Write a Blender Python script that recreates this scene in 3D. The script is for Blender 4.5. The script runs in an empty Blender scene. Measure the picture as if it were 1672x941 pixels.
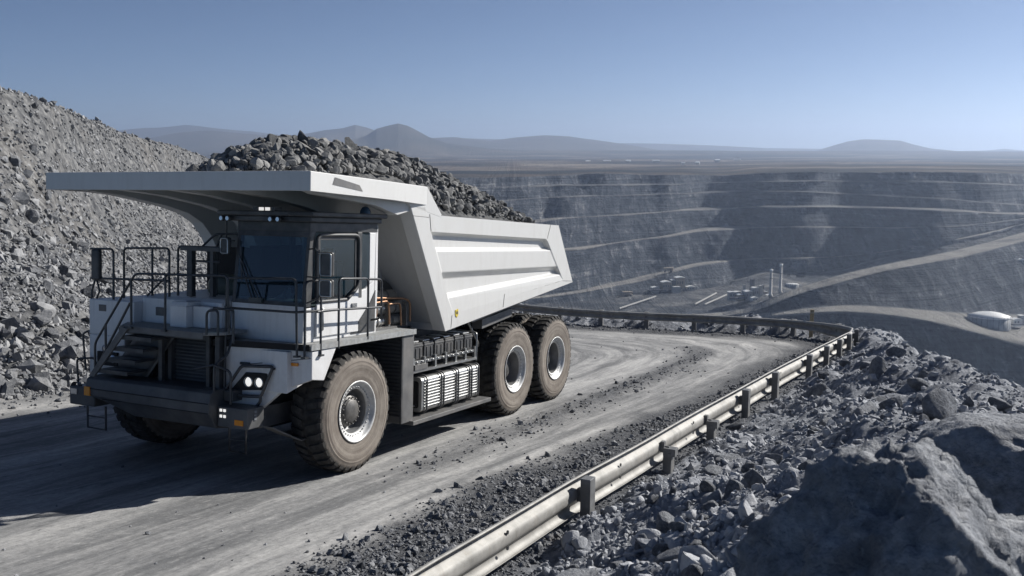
import bpy, bmesh, math
import numpy as np
from mathutils import Matrix, Vector

# ------------------------------------------------------------------ camera, sky, sun, exposure
sc = bpy.context.scene
COL = sc.collection
cam_d = bpy.data.cameras.new("camera")
cam = bpy.data.objects.new("camera", cam_d)
COL.objects.link(cam)
cam_d.sensor_width = 36.0
cam_d.lens = 34.28
cam_d.clip_start = 0.1
cam_d.clip_end = 40000
cam.location = (0, 0, 0)
cam.rotation_euler = (math.radians(90 - 8.13), 0, 0)
cam_d.dof.use_dof = True
cam_d.dof.focus_distance = 19.0
cam_d.dof.aperture_fstop = 2.6
sc.camera = cam

SUN_EL = 31.0
SUN_DIR = np.array([0.875, 0.48])            # horizontal direction towards the sun
SUN_DIR = SUN_DIR / np.linalg.norm(SUN_DIR)
world = bpy.data.worlds.new("World")
sc.world = world
world.use_nodes = True
nt = world.node_tree
bg = nt.nodes["Background"]
sky = nt.nodes.new("ShaderNodeTexSky")
sky.sky_type = 'NISHITA'
sky.sun_disc = False
sky.sun_elevation = math.radians(SUN_EL)
sky.sun_rotation = math.atan2(SUN_DIR[0], SUN_DIR[1])
sky.altitude = 3000
sky.air_density = 0.58
sky.dust_density = 2.6
sky.ozone_density = 2.4
nt.links.new(sky.outputs[0], bg.inputs[0])
bg.inputs[1].default_value = 0.06

sun_d = bpy.data.lights.new("sun", 'SUN')
sun_d.energy = 5.0
sun_d.angle = math.radians(0.6)
sun_d.color = (1.0, 0.965, 0.91)
sun = bpy.data.objects.new("sun", sun_d)
COL.objects.link(sun)
e = math.radians(SUN_EL)
sv = Vector((SUN_DIR[0] * math.cos(e), SUN_DIR[1] * math.cos(e), math.sin(e)))
sun.rotation_euler = sv.to_track_quat('Z', 'Y').to_euler()

sc.view_settings.view_transform = 'Standard'
sc.view_settings.look = 'None'
sc.view_settings.gamma = 1.0
sc.view_settings.use_curve_mapping = False
sc.view_settings.exposure = 0.46
sc.cycles.use_denoising = True
sc.cycles.volume_bounces = 0
sc.cycles.max_bounces = 6
sc.cycles.diffuse_bounces = 3
sc.cycles.glossy_bounces = 3
sc.cycles.transmission_bounces = 4
sc.cycles.transparent_max_bounces = 6
sc.cycles.caustics_reflective = False
sc.cycles.caustics_refractive = False

rng = np.random.default_rng(7)
# ------------------------------------------------------------------ noise
def _hash(ix, iy, iz, seed):
    h = (ix.astype(np.int64) * 374761393 + iy.astype(np.int64) * 668265263 + iz.astype(np.int64) * 2147483647 + seed * 974634777) & 0xffffffff
    h = ((h ^ (h >> 13)) * 1274126177) & 0xffffffff
    h = ((h ^ (h >> 16)) * 2246822519) & 0xffffffff
    return ((h ^ (h >> 15)) & 0xffffff) / float(0xffffff) * 2 - 1
def vnoise(x, y, z=None, seed=0):
    x = np.asarray(x, float); y = np.asarray(y, float)
    z = np.zeros_like(x) if z is None else np.asarray(z, float)
    fx, fy, fz = np.floor(x), np.floor(y), np.floor(z)
    u, v, w = x - fx, y - fy, z - fz
    u = u*u*(3-2*u); v = v*v*(3-2*v); w = w*w*(3-2*w)
    r = 0
    for a in (0, 1):
        for b in (0, 1):
            for c in (0, 1):
                k = (u if a else 1-u) * (v if b else 1-v) * (w if c else 1-w)
                r = r + k * _hash(fx+a, fy+b, fz+c, seed)
    return r
def fbm(x, y, z=None, octv=4, seed=0, gain=0.5):
    t = 0; amp = 1.0; f = 1.0; nrm = 0
    for i in range(octv):
        xr = x*0.8*f - y*0.6*f; yr = x*0.6*f + y*0.8*f
        t = t + amp * vnoise(xr + 17.3*i, yr - 9.1*i, None if z is None else z*f + 3.7*i, seed + i)
        nrm += amp; amp *= gain; f *= 2.03
    return t / nrm
def sstep(a, b, x):
    t = np.clip((x - a) / (b - a), 0, 1)
    return t*t*(3 - 2*t)

# ------------------------------------------------------------------ truck frame (rear, far side, up) and the road plane it stands on
TA = np.array([0.44987023, 0.88946603, -0.0804174])
TB = np.array([-0.89281504, 0.45015296, -0.01560786])
TC = np.array([0.02231747, 0.07881938, 0.99663907])
TO = np.array([-2.96233005, 16.5699197, -5.71523968])
def road_z(x, y):
    return TO[2] - (TC[0]*(x - TO[0]) + TC[1]*(y - TO[1])) / TC[2]

# guardrail line, from behind the camera round the bend
RAIL = np.array([(-6.6,-2.0),(-3.2,5.0),(-0.85,10.2),(0.89,13.78),(2.66,17.17),(4.1,20.0),(5.41,22.48),(6.78,25.18),(8.38,28.18),(10.14,31.42),(11.74,34.38),(12.95,36.6),
    (13.5,38.0),(13.35,39.1),(12.7,40.1),(11.7,41.0),(10.3,41.6),(8.9,42.1),(7.2,42.55),(5.8,42.9),(4.2,43.4),(2.6,44.2),(0.8,45.6),(-1.0,48.0),(-2.6,52.0),(-4.0,60.0),(-5.2,72.0),(-7.5,92.0),(-10.5,120.0),(-14.0,160.0),(-30,320.0)])
EDGE = np.array([(8.6,-10.0),(8.9,4.0),(9.6,12.0),(10.3,20.0),(10.9,26.0),(12.3,32.0),(14.0,36.8),(14.9,38.4),(14.6,40.4),(13.0,42.2),(10.6,43.2),(7.2,44.2),(4.6,45.2),(2.2,47.2),(0.2,50.0),(-1.2,54.0),(-2.4,60.0),(-3.8,72.0),(-6.0,92.0),(-9.0,120.0),(-12.5,160.0),(-28,320.0)])
def poly_dist(P, x, y):
    """signed distance to polyline P (positive on its right) and arc length of the nearest point"""
    x = np.asarray(x, float); y = np.asarray(y, float)
    best = np.full(x.shape, 1e9); sgn = np.zeros(x.shape); arc = np.zeros(x.shape)
    L = 0.0
    for i in range(len(P) - 1):
        ax, ay = P[i]; bx, by = P[i+1]
        dx, dy = bx - ax, by - ay; l = math.hypot(dx, dy)
        t = np.clip(((x-ax)*dx + (y-ay)*dy) / (l*l), 0, 1)
        ex, ey = x - ax - t*dx, y - ay - t*dy
        d = np.hypot(ex, ey)
        cr = dy*(x-ax) - dx*(y-ay)
        m = d < best - 1e-9
        best = np.where(m, d, best); sgn = np.where(m, np.sign(cr), sgn); arc = np.where(m, L + t*l, arc)
        L += l
    return best * sgn, arc
def lane(x, y):
    """smooth coordinates across and along the wheel tracks, which sweep round inside the bend"""
    d1 = (x - 0.89)*0.885 - (y - 13.78)*0.466
    d2 = (x - 10.3)*0.306 + (y - 41.6)*0.952
    k = 2.6
    return k*np.logaddexp(d1/k, d2/k), (d2 - d1)*0.9
CREST_PX = np.array([-900,-300,0,30,80,150,200,260,320,420,700,1000])
CREST_PY = np.array([60,90,139,147,165,194,212,233,250,285,420,520])
CREST_D  = np.array([50,56,62,64,68,78,88,100,120,150,160,160])
ROAD_W = 14.7
def near_z(x, y, detail=True):
    """ground height of the road, the spoil slope on the left and the rubble bank on the right"""
    x = np.asarray(x, float); y = np.asarray(y, float)
    D = np.hypot(x, y); px = 836 + 1592 * x / (0.99 * np.maximum(y, 0.05))
    px = np.where(y <= 0.3, np.where(x < 0, -900, 3000), px)
    d, t = poly_dist(RAIL, x, y)
    e, _ = poly_dist(EDGE, x, y)
    zr = road_z(x, y)
    z = zr.copy()
    # rubble bank
    H = np.interp(y, [-10, 6, 12, 20, 28, 37, 45, 80], [1.9, 1.9, 1.75, 1.2, 0.95, 0.5, 0.25, 0.2])
    wid = np.clip(d - e, 0.6, 5.5)
    hb = H * sstep(0.0, 1.0, d / wid)
    z = z + np.where(d > 0, hb, 0)
    rag = 0.5 * fbm(x*0.5, y*0.5, seed=31)
    z = z - 0.78 * np.maximum(e + rag, 0) * sstep(-0.2, 1.2, e + rag)
    # spoil slope
    s = -d - ROAD_W + 1.0*fbm(x*0.12, y*0.12, seed=5) + 0.35*fbm(x*0.7, y*0.7, seed=6)
    Dc = np.interp(px, CREST_PX, CREST_D)
    zc = np.tan(np.arctan((470.5 - np.interp(px, CREST_PX, CREST_PY)) / 1592) - math.radians(8.13)) * Dc * np.cos(np.arctan2(x, np.maximum(y, 0.05)))
    u = s / (s + np.sqrt(np.maximum(Dc - D, 0)**2 + 25.0) - 5.0 + 1e-6)
    zh = zr * (1 - u) + zc * u
    zh = np.where(D > Dc, zc - 0.4 * (D - Dc)**2 / (np.abs(D - Dc) + 8.0), zh)
    zh = np.maximum(zh, zr - 400 * (D > Dc))
    zh = zh - 0.0
    w = sstep(0.0, 1.5, s)
    crest_k = sstep(0.0, 9.0, np.abs(Dc - D)) * 0.6 + 0.4
    z = np.where(s > 0, z * (1 - w) + zh * w, z)
    # loose material at the toe
    z = z + 0.18 * np.exp(-((s - 0.3) / 0.7)**2)
    if detail:
        on_bank = sstep(0.0, 0.5, d); on_hill = sstep(0.2, 1.5, s) * crest_k
        shoulder = np.exp(-((d + 0.7) / 0.75)**2) + 0.8*np.exp(-((d + 3.9) / 0.5)**2) * sstep(18, 26, t) 
        rub = 0.30 * fbm(x*1.1, y*1.1, octv=6, seed=11, gain=0.58) + 0.50 * np.abs(fbm(x*0.45, y*0.45, octv=3, seed=14)) + 0.10*np.abs(fbm(x*2.6, y*2.6, octv=3, seed=15))
        z = z + on_bank * rub + on_hill * (0.5*fbm(x*0.35, y*0.35, octv=5, seed=17, gain=0.62) + 1.0*fbm((x*.9-y*.45)*0.12, (x*.45+y*.9)*0.05, octv=3, seed=18) * sstep(2, 14, s))
        z = z + shoulder * 0.07 * (1 + fbm(x*3, y*3, octv=3, seed=21)) * (1 - on_bank)
        la, lt = lane(x, y)
        rut = 0.030 * fbm(lt*0.10, la*1.3, octv=3, seed=23) + 0.014 * fbm(lt*0.8, la*3.5, octv=2, seed=24)
        flat = (1 - on_bank) * (1 - on_hill)
        z = z + rut * flat
        # wheel-flat strip under the truck
    return z
# ------------------------------------------------------------------ far terrain: profiles outward from the pit floor
FPX = np.array([-1200, 500, 700, 800, 925, 1020, 1120, 1180, 1225, 1300, 1380, 1460, 1540, 1610, 1672, 1800, 2600])
def _c(*v): return np.array(v, float)
# each row: target screen height of the step at every column, grade of the ground on the way to it
PIT = math.radians(8.13)
_q = lambda py: -np.tan(np.arctan((470.5 - np.asarray(py, float)) / 1592.0) - PIT)
def _tanx(px, q):
    return (np.asarray(px, float) - 836.0) / 1592.0 * (math.cos(PIT) + q * math.sin(PIT))
FROWS = [
 # kind, py per column, grade
 ('p', _c(560,560,560,560,555,550,540,530,518,512,508,515,528,548,566,580,580), _c(0,0,0,0,0,0,.01,.02,.06,.4,1.0,1.4,1.4,1.4,1.4,1.4,1.4), 0.0, 'wall'),
 ('p', _c(552,552,552,552,547,542,533,524,514,505,497,501,508,512,512,512,512), 0.005, 0.6, 'bench'),
 ('p', _c(540,540,540,540,534,530,522,517,511,482,458,439,425,410,392,372,372), _c(0,0,0,0,0,0,.01,.02,.08,.5,.6,.6,.6,.6,.6,.6,.6), 0.0, 'wall'),
 ('p', _c(530,530,530,530,525,520,514,510,503,470,446,428,413,396,378,360,360), 0.01, 1.0, 'bench'),
 ('d', _c(20,20,20,20,20,20,20,20,25,50,60,60,60,60,60,60,60), _c(0,0,0,0,0,0,0,-.02,-.05,-.5,-.55,-.6,-.6,-.6,-.6,-.6,-.6), 0.0, 'wall'),
 ('d', _c(40,40,40,40,30,30,70,140,240,215,165,130,90,45,15,8,8), 0.0, 0.0, 'floor'),
 ('p', _c(520,520,515,505,492,484,476,470,462,455,436,416,402,386,370,352,352), _c(.02,.02,.02,.02,.02,.0,.0,.0,.0,.0,.05,.3,.6,.8,.8,.8,.8), 0.15, 'floor'),
 ('p', _c(510,510,505,496,482,464,438,427,423,422,420,409,396,382,366,349,349), _c(.5,.5,.5,.5,.5,.45,.45,.5,.8,1.2,1.2,1.2,1.2,1.2,1.2,1.2,1.2), 0.0, 'wall'),
 ('p', _c(505,505,500,491,477,459,434,424,421,420.6,418.6,408,395,381,365,348,348), 0.0, 0.9, 'bench'),
 ('p', _c(440,440,436,424,408,395,380,374,372,371,371.5,373,371,366,358,342,342), _c(.5,.5,.5,.5,.5,.5,.5,.6,0.9,1.3,1.3,1.3,1.3,1.3,1.3,1.3,1.3), 0.0, 'wall'),
 ('p', _c(436,436,432,420,404.5,392,377.5,371.5,370.4,370,370.5,372,370,365,357,341,341), 0.0, 0.8, 'bench'),
 ('p', _c(380,380,376,368,358,351,343,340,338,338,339,341,344,349,351.5,338,338), _c(.5,.5,.5,.5,.5,.5,.5,.6,0.9,1.3,1.3,1.3,1.3,1.3,1.3,1.3,1.3), 0.0, 'wall'),
 ('p', _c(378,378,374,366,356,349,341,338,336,335.5,336,338,341,346,347.5,335,335), 0.0, 0.9, 'bench'),
 ('p', _c(330,330,330,328,322,319,317,314,312,313,317,321,325,331,335,330,330), _c(.5,.5,.5,.5,.5,.5,.5,.6,0.9,1.3,1.3,1.3,1.3,1.3,1.3,1.3,1.3), 0.0, 'wall'),
 ('p', _c(329,329,329,327,321,318,315.5,312.5,310.8,311.5,315,319.5,323.6,330,334,329,329), 0.0, 0.35, 'bench'),
 ('p', _c(308,308,308,306,303,301,300,299,297,296,296,296,297,300,303,300,300), _c(.5,.5,.5,.5,.5,.5,.5,.6,0.9,1.3,1.3,1.3,1.3,1.3,1.3,1.3,1.3), 0.0, 'wall'),
 ('p', _c(307,307,307,305,302.4,300.4,299.4,298.4,296,295,295,295,296,299,302,299,299), 0.0, 0.4, 'bench'),
 ('p', _c(290,289,291,290,286,284,286,287,284,281.5,281,281,281.5,283,284,284,284), _c(.5,.5,.5,.5,.5,.5,.5,.6,0.9,1.3,1.3,1.3,1.3,1.3,1.3,1.3,1.3), 0.0, 'wall'),
]
NSUB = [26, 8, 30, 8, 12, 8, 20, 22, 5, 30, 5, 30, 5, 26, 4, 18, 4, 22]
def far_profile(px):
    """D, z at the row ends for image columns px"""
    px = np.asarray(px, float)
    D = np.interp(px, FPX, _c(590,590,590,590,590,590,590,590,600,630,650,650,650,650,650,650,650)); z = np.interp(px, FPX, _c(-150,-150,-150,-150,-150,-150,-150,-150,-150,-156,-162,-162,-162,-162,-162,-162,-162))
    Ds, Zs = [D], [z]
    for r in FROWS:
        g = np.interp(px, FPX, r[2]) if np.ndim(r[2]) else r[2] + 0*px
        if r[0] == 'p':
            wv = np.where(px > 1215, 0.35, 1.0) * (2.6*vnoise(px*0.021, px*0 + 3.1*len(Ds), seed=77) + 1.4*vnoise(px*0.06, px*0 + 1.7*len(Ds)//2, seed=78)) * (0.0 if len(Ds) < 6 else 1.0)
            q = _q(np.interp(px, FPX, r[1]) + wv)
            Dn = (g*D - z) / (g + q)
            Dn = np.maximum(Dn, D + 2.0)
        else:
            Dn = D + np.interp(px, FPX, r[1])
        z = z + g * (Dn - D); D = Dn
        Ds.append(D); Zs.append(z)
    return np.array(Ds), np.array(Zs)
# ------------------------------------------------------------------ mesh and object helpers
def tag(o, label=None, cat=None, group=None, kind=None):
    if label: o['label'] = label
    if cat: o['category'] = cat
    if group: o['group'] = group
    if kind: o['kind'] = kind
    return o
def empty(name, loc=(0, 0, 0)):
    o = bpy.data.objects.new(name, None); COL.objects.link(o); o.location = loc
    o.empty_display_size = 0.2
    return o
def np_mesh(name, V, F, mats, smooth=False, attrs=None):
    me = bpy.data.meshes.new(name)
    V = np.asarray(V, np.float32); F = np.asarray(F, np.int32)
    k = F.shape[1]
    me.vertices.add(len(V)); me.vertices.foreach_set("co", V.ravel())
    me.loops.add(F.size); me.loops.foreach_set("vertex_index", F.ravel())
    me.polygons.add(len(F)); me.polygons.foreach_set("loop_start", np.arange(0, F.size, k, dtype=np.int32))
    me.polygons.foreach_set("loop_total", np.full(len(F), k, np.int32))
    me.polygons.foreach_set("use_smooth", np.full(len(F), smooth, bool))
    for a, v in (attrs or {}).items():
        at = me.attributes.new(a, 'FLOAT', 'POINT'); at.data.foreach_set("value", np.asarray(v, np.float32).ravel())
    for m in mats: me.materials.append(m)
    me.update(calc_edges=True)
    o = bpy.data.objects.new(name, me); COL.objects.link(o)
    return o

# ------------------------------------------------------------------ materials
def newmat(name):
    m = bpy.data.materials.new(name); m.use_nodes = True
    t = m.node_tree; b = t.nodes["Principled BSDF"]
    return m, t, b
def N(t, typ, **kw):
    n = t.nodes.new(typ)
    for k, v in kw.items():
        if k in n.inputs: n.inputs[k].default_value = v
        else: setattr(n, k, v)
    return n
def noise(t, vec, scale, detail=4, rough=0.55, dist=0.0):
    n = N(t, "ShaderNodeTexNoise"); n.inputs["Scale"].default_value = scale
    n.inputs["Detail"].default_value = detail; n.inputs["Roughness"].default_value = rough
    n.inputs["Distortion"].default_value = dist
    if vec is not None: t.links.new(vec, n.inputs["Vector"])
    return n.outputs["Fac"]
def ramp(t, fac, stops):
    r = N(t, "ShaderNodeValToRGB"); cr = r.color_ramp
    while len(cr.elements) < len(stops): cr.elements.new(0.5)
    for el, (p, c) in zip(cr.elements, stops):
        el.position = p; el.color = (*c, 1) if len(c) == 3 else c
    t.links.new(fac, r.inputs[0]); return r.outputs[0]
def mix(t, fac, a, b, mode='MIX'):
    n = N(t, "ShaderNodeMix"); n.data_type = 'RGBA'; n.blend_type = mode
    for s, v in ((n.inputs[0], fac), (n.inputs[6], a), (n.inputs[7], b)):
        if isinstance(v, (int, float)): s.default_value = v
        elif isinstance(v, tuple): s.default_value = (*v, 1) if len(v) == 3 else v
        else: t.links.new(v, s)
    return n.outputs[2]
def mth(t, op, a, b=None, clamp=False):
    n = N(t, "ShaderNodeMath"); n.operation = op; n.use_clamp = clamp
    for i, v in enumerate((a, b)):
        if v is None: continue
        if isinstance(v, (int, float)): n.inputs[i].default_value = v
        else: t.links.new(v, n.inputs[i])
    return n.outputs[0]
def mrange(t, v, a, b, c=0.0, d=1.0):
    n = N(t, "ShaderNodeMapRange"); t.links.new(v, n.inputs[0])
    for i, q in enumerate((a, b, c, d)): n.inputs[i+1].default_value = q
    return n.outputs[0]
def bump(t, b, h, strength=0.4, dist=0.02, prev=None):
    n = N(t, "ShaderNodeBump"); n.inputs["Strength"].default_value = strength; n.inputs["Distance"].default_value = dist
    t.links.new(h, n.inputs["Height"])
    if prev is not None: t.links.new(prev, n.inputs["Normal"])
    t.links.new(n.outputs[0], b.inputs["Normal"]); return n.outputs[0]
def objco(t): return N(t, "ShaderNodeTexCoord").outputs["Object"]
def attr(t, name):
    n = N(t, "ShaderNodeAttribute"); n.attribute_name = name; return n.outputs["Fac"]
def simple(name, col, rough=0.5, metal=0.0, vary=0.12, scale=6.0, bmp=0.0, dust=0.0, spec=0.5):
    m, t, b = newmat(name)
    co = objco(t)
    f = noise(t, co, scale, 5, 0.6)
    dark = tuple(c*(1-vary) for c in col); light = tuple(min(1, c*(1+vary)) for c in col)
    c = ramp(t, f, [(0.3, dark), (0.7, light)])
    if dust > 0:
        f2 = noise(t, co, scale*0.35, 6, 0.65)
        k = mrange(t, f2, 0.42, 0.72, 0.0, dust)
        c = mix(t, k, c, (0.27, 0.25, 0.225))
    t.links.new(c, b.inputs["Base Color"])
    b.inputs["Roughness"].default_value = rough; b.inputs["Metallic"].default_value = metal
    b.inputs["Specular IOR Level"].default_value = spec
    if bmp: bump(t, b, noise(t, co, scale*8, 4), bmp, 0.004)
    return m
def paint_mat(name, col, dust=0.25, rough=0.42):
    """truck paint: slightly chalky, road dust and faint downward streaks"""
    m, t, b = newmat(name)
    co = objco(t)
    mp = N(t, "ShaderNodeMapping"); t.links.new(co, mp.inputs[0]); mp.inputs["Scale"].default_value = (3.0, 3.0, 0.35)
    st = noise(t, mp.outputs[0], 3.0, 6, 0.7)
    fn = noise(t, co, 1.3, 6, 0.65)
    c = mix(t, mrange(t, fn, 0.35, 0.75, 0, 0.35), col, tuple(x*0.82 for x in col))
    c = mix(t, mrange(t, st, 0.5, 0.78, 0, dust), c, (0.33, 0.30, 0.26))
    sp = N(t, "ShaderNodeSeparateXYZ"); t.links.new(co, sp.inputs[0])
    lowz = mrange(t, sp.outputs[2], 3.2, 1.2, 0.0, dust * 1.3)
    c = mix(t, mth(t, 'MULTIPLY', lowz, mrange(t, noise(t, co, 4.5, 6, .7), 0.3, 0.7), True), c, (0.30, 0.275, 0.24))
    t.links.new(c, b.inputs["Base Color"])
    t.links.new(mrange(t, fn, 0.3, 0.7, rough - .06, rough + .14), b.inputs["Roughness"])
    bump(t, b, noise(t, co, 1.1, 3, .5), 0.06, 0.03)
    return m
def rock_mat(name, lo, mid, hi, sc_=1.0, bmp=0.5, rnd=True, crack=0.0):
    m, t, b = newmat(name)
    co = objco(t)
    oi = N(t, "ShaderNodeObjectInfo")
    add = N(t, "ShaderNodeVectorMath"); add.operation = 'ADD'
    t.links.new(co, add.inputs[0])
    cmb = N(t, "ShaderNodeVectorMath"); cmb.operation = 'SCALE'; t.links.new(oi.outputs["Location"], cmb.inputs[0]); cmb.inputs[3].default_value = 1.7
    t.links.new(cmb.outputs[0], add.inputs[1])
    v = add.outputs[0]
    f1 = noise(t, v, 1.7*sc_, 8, 0.62, 0.4)
    f2 = noise(t, v, 9.0*sc_, 6, 0.6)
    f = mth(t, 'ADD', mth(t, 'MULTIPLY', f1, 0.65), mth(t, 'MULTIPLY', f2, 0.35))
    tone = mth(t, 'ADD', attr(t, "tone"), mth(t, 'MULTIPLY', oi.outputs["Random"], 0.5 if rnd else 0.0))
    f = mth(t, 'ADD', f, mrange(t, tone, 0, 1, -0.14, 0.18))
    c = ramp(t, f, [(0.30, lo), (0.5, mid), (0.72, hi)])
    # veins and rusty stains
    vn = noise(t, v, 3.1*sc_, 5, 0.7, 2.0)
    c = mix(t, mrange(t, vn, 0.60, 0.75, 0, 0.35), c, tuple(min(1, x*1.5) for x in hi))
    c = mix(t, mrange(t, noise(t, v, 0.9*sc_, 4, .6), 0.58, 0.72, 0, 0.22), c, (0.24, 0.19, 0.14))
    # dust lying on faces that look up
    g = N(t, "ShaderNodeNewGeometry"); s = N(t, "ShaderNodeSeparateXYZ"); t.links.new(g.outputs["Normal"], s.inputs[0])
    up = mth(t, 'MULTIPLY', mrange(t, s.outputs[2], 0.45, 0.95), mrange(t, f2, 0.3, 0.6, 0.1, 0.5))
    c = mix(t, up, c, tuple(x*1.05 for x in hi))
    t.links.new(c, b.inputs["Base Color"])
    b.inputs["Roughness"].default_value = 0.88; b.inputs["Specular IOR Level"].default_value = 0.25
    h = mth(t, 'ADD', mth(t, 'MULTIPLY', noise(t, v, 6.0*sc_, 8, 0.65), 1.0), mth(t, 'MULTIPLY', noise(t, v, 26*sc_, 4, .6), 0.35))
    if crack:
        vo = N(t, "ShaderNodeTexVoronoi"); vo.feature = 'DISTANCE_TO_EDGE'; vo.inputs["Scale"].default_value = 2.3
        wv_ = N(t, "ShaderNodeVectorMath"); wv_.operation = 'ADD'; t.links.new(v, wv_.inputs[0])
        nz = N(t, "ShaderNodeTexNoise"); nz.inputs["Scale"].default_value = 2.5; nz.inputs["Detail"].default_value = 5; t.links.new(v, nz.inputs["Vector"]); t.links.new(nz.outputs["Color"], wv_.inputs[1])
        t.links.new(wv_.outputs[0], vo.inputs["Vector"])
        h = mth(t, 'ADD', h, mth(t, 'MULTIPLY', mrange(t, vo.outputs["Distance"], 0.0, 0.06), crack))
    bump(t, b, h, bmp, 0.09/sc_)
    return m

M_rock = rock_mat("rubble rock", (0.12, 0.13, 0.148), (0.26, 0.275, 0.305), (0.43, 0.44, 0.46))
M_slope_rock = rock_mat("spoil rock", (0.05, 0.055, 0.065), (0.145, 0.15, 0.16), (0.33, 0.332, 0.335))
M_ore = rock_mat("ore", (0.032, 0.035, 0.039), (0.09, 0.093, 0.097), (0.25, 0.247, 0.24), 1.4)
M_boulder = rock_mat("boulder", (0.12, 0.13, 0.148), (0.27, 0.285, 0.31), (0.42, 0.43, 0.45), 1.6, 1.0, False, 0.16)

M_gravel = rock_mat("shoulder gravel", (0.05, 0.055, 0.065), (0.13, 0.137, 0.15), (0.27, 0.275, 0.285))
# near ground: dusty haul road with wheel streaks, gravel shoulders, rubble
M_ground, t, b = newmat("ground")
co = objco(t)
rd, rt = attr(t, "across"), attr(t, "along")
cmb = N(t, "ShaderNodeCombineXYZ"); t.links.new(mth(t, 'MULTIPLY', rt, 0.045), cmb.inputs[0]); t.links.new(rd, cmb.inputs[1])
cmb2 = N(t, "ShaderNodeCombineXYZ"); t.links.new(mth(t, 'MULTIPLY', rt, 0.22), cmb2.inputs[0]); t.links.new(rd, cmb2.inputs[1])
s1 = noise(t, cmb.outputs[0], 1.1, 6, 0.66, 0.6)
s2 = noise(t, cmb2.outputs[0], 2.6, 6, 0.65, 0.8)
patch = noise(t, co, 0.16, 4, 0.6)
grit = noise(t, co, 9.0, 8, 0.7)
sf = mth(t, 'ADD', mth(t, 'ADD', mth(t, 'MULTIPLY', s1, 0.55), mth(t, 'MULTIPLY', s2, 0.30)), mth(t, 'MULTIPLY', patch, 0.15))
rc = ramp(t, sf, [(0.36, (0.11, 0.113, 0.117)), (0.45, (0.20, 0.202, 0.203)), (0.53, (0.36, 0.357, 0.35)), (0.62, (0.56, 0.55, 0.53))])
rc = mix(t, mrange(t, grit, 0.35, 0.7, 0.0, 0.45), rc, tuple([0.11]*3))
cmb3 = N(t, "ShaderNodeCombineXYZ"); t.links.new(mth(t, 'MULTIPLY', rt, 0.5), cmb3.inputs[0]); t.links.new(rd, cmb3.inputs[1])
fl3 = noise(t, cmb3.outputs[0], 16.0, 4, 0.7, 0.4)
rc = mix(t, mrange(t, fl3, 0.56, 0.70, 0.0, 0.6), rc, (0.075, 0.078, 0.082)); rc = mix(t, mrange(t, fl3, 0.44, 0.30, 0.0, 0.45), rc, (0.50, 0.49, 0.47))
gravc = ramp(t, noise(t, co, 14.0, 8, 0.75), [(0.32, (0.035, 0.038, 0.044)), (0.55, (0.10, 0.103, 0.11)), (0.75, (0.24, 0.243, 0.25))])
c = mix(t, attr(t, "gravel"), rc, gravc)
rubc = ramp(t, noise(t, co, 3.0, 9, 0.7, 0.5), [(0.34, (0.10, 0.108, 0.125)), (0.5, (0.24, 0.253, 0.28)), (0.66, (0.41, 0.42, 0.44))])
c = mix(t, attr(t, "rubble"), c, rubc)
slc = ramp(t, noise(t, co, 1.6, 9, 0.72, 0.5), [(0.36, (0.04, 0.042, 0.047)), (0.5, (0.11, 0.112, 0.115)), (0.66, (0.26, 0.258, 0.253))])
slc = mix(t, mrange(t, noise(t, co, 0.07, 5, .6), 0.5, 0.7, 0, 0.22), slc, (0.25, 0.215, 0.17))
c = mix(t, attr(t, "spoil"), c, slc)
t.links.new(c, b.inputs["Base Color"])
b.inputs["Roughness"].default_value = 0.92; b.inputs["Specular IOR Level"].default_value = 0.2
rough_k = mth(t, 'MAXIMUM', mth(t, 'MAXIMUM', attr(t, "gravel"), attr(t, "rubble")), attr(t, "spoil"))
bn = N(t, "ShaderNodeBump"); bn.inputs["Distance"].default_value = 0.10
t.links.new(mth(t, 'ADD', mth(t, 'MULTIPLY', rough_k, 0.75), 0.22), bn.inputs["Strength"])
hh = mth(t, 'ADD', mth(t, 'MULTIPLY', noise(t, co, 3.5, 8, 0.7), 1.0), mth(t, 'MULTIPLY', grit, 0.35))
hh = mth(t, 'ADD', hh, mth(t, 'MULTIPLY', s2, 0.35))
t.links.new(hh, bn.inputs["Height"]); t.links.new(bn.outputs[0], b.inputs["Normal"])

# pit and plains
M_far, t, b = newmat("terrain")
co = objco(t)
rowf, plain, mount = attr(t, "road"), attr(t, "plain"), attr(t, "mount")
sg = N(t, "ShaderNodeCombineXYZ"); t.links.new(mth(t, 'MULTIPLY', attr(t, "lat"), 0.07), sg.inputs[0]); 
sz = N(t, "ShaderNodeSeparateXYZ"); t.links.new(co, sz.inputs[0]); t.links.new(mth(t, 'MULTIPLY', sz.outputs[2], 0.032), sg.inputs[1])
gul = noise(t, sg.outputs[0], 1.6, 8, 0.72, 0.6)
big = noise(t, co, 0.006, 6, 0.6)
st_ = N(t, "ShaderNodeCombineXYZ"); t.links.new(mth(t, 'MULTIPLY', attr(t, "lat"), 0.009), st_.inputs[0]); t.links.new(mth(t, 'MULTIPLY', sz.outputs[2], 0.30), st_.inputs[1])
strata = noise(t, st_.outputs[0], 1.0, 4, 0.6, 0.5)
blk = noise(t, co, 0.055, 7, 0.72)
f = mth(t, 'ADD', mth(t, 'ADD', mth(t, 'MULTIPLY', gul, 0.47), mth(t, 'MULTIPLY', strata, 0.18)), mth(t, 'ADD', mth(t, 'MULTIPLY', blk, 0.2), mth(t, 'MULTIPLY', big, 0.15)))
wc = ramp(t, f, [(0.42, (0.024, 0.031, 0.043)), (0.49, (0.052, 0.061, 0.076)), (0.55, (0.10, 0.11, 0.126)), (0.615, (0.34, 0.34, 0.335))])
fl = ramp(t, noise(t, co, 0.02, 8, 0.7, 0.5), [(0.38, (0.038, 0.044, 0.054)), (0.5, (0.085, 0.09, 0.098)), (0.62, (0.22, 0.217, 0.21))])
c = mix(t, attr(t, "flat"), wc, fl)
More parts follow.
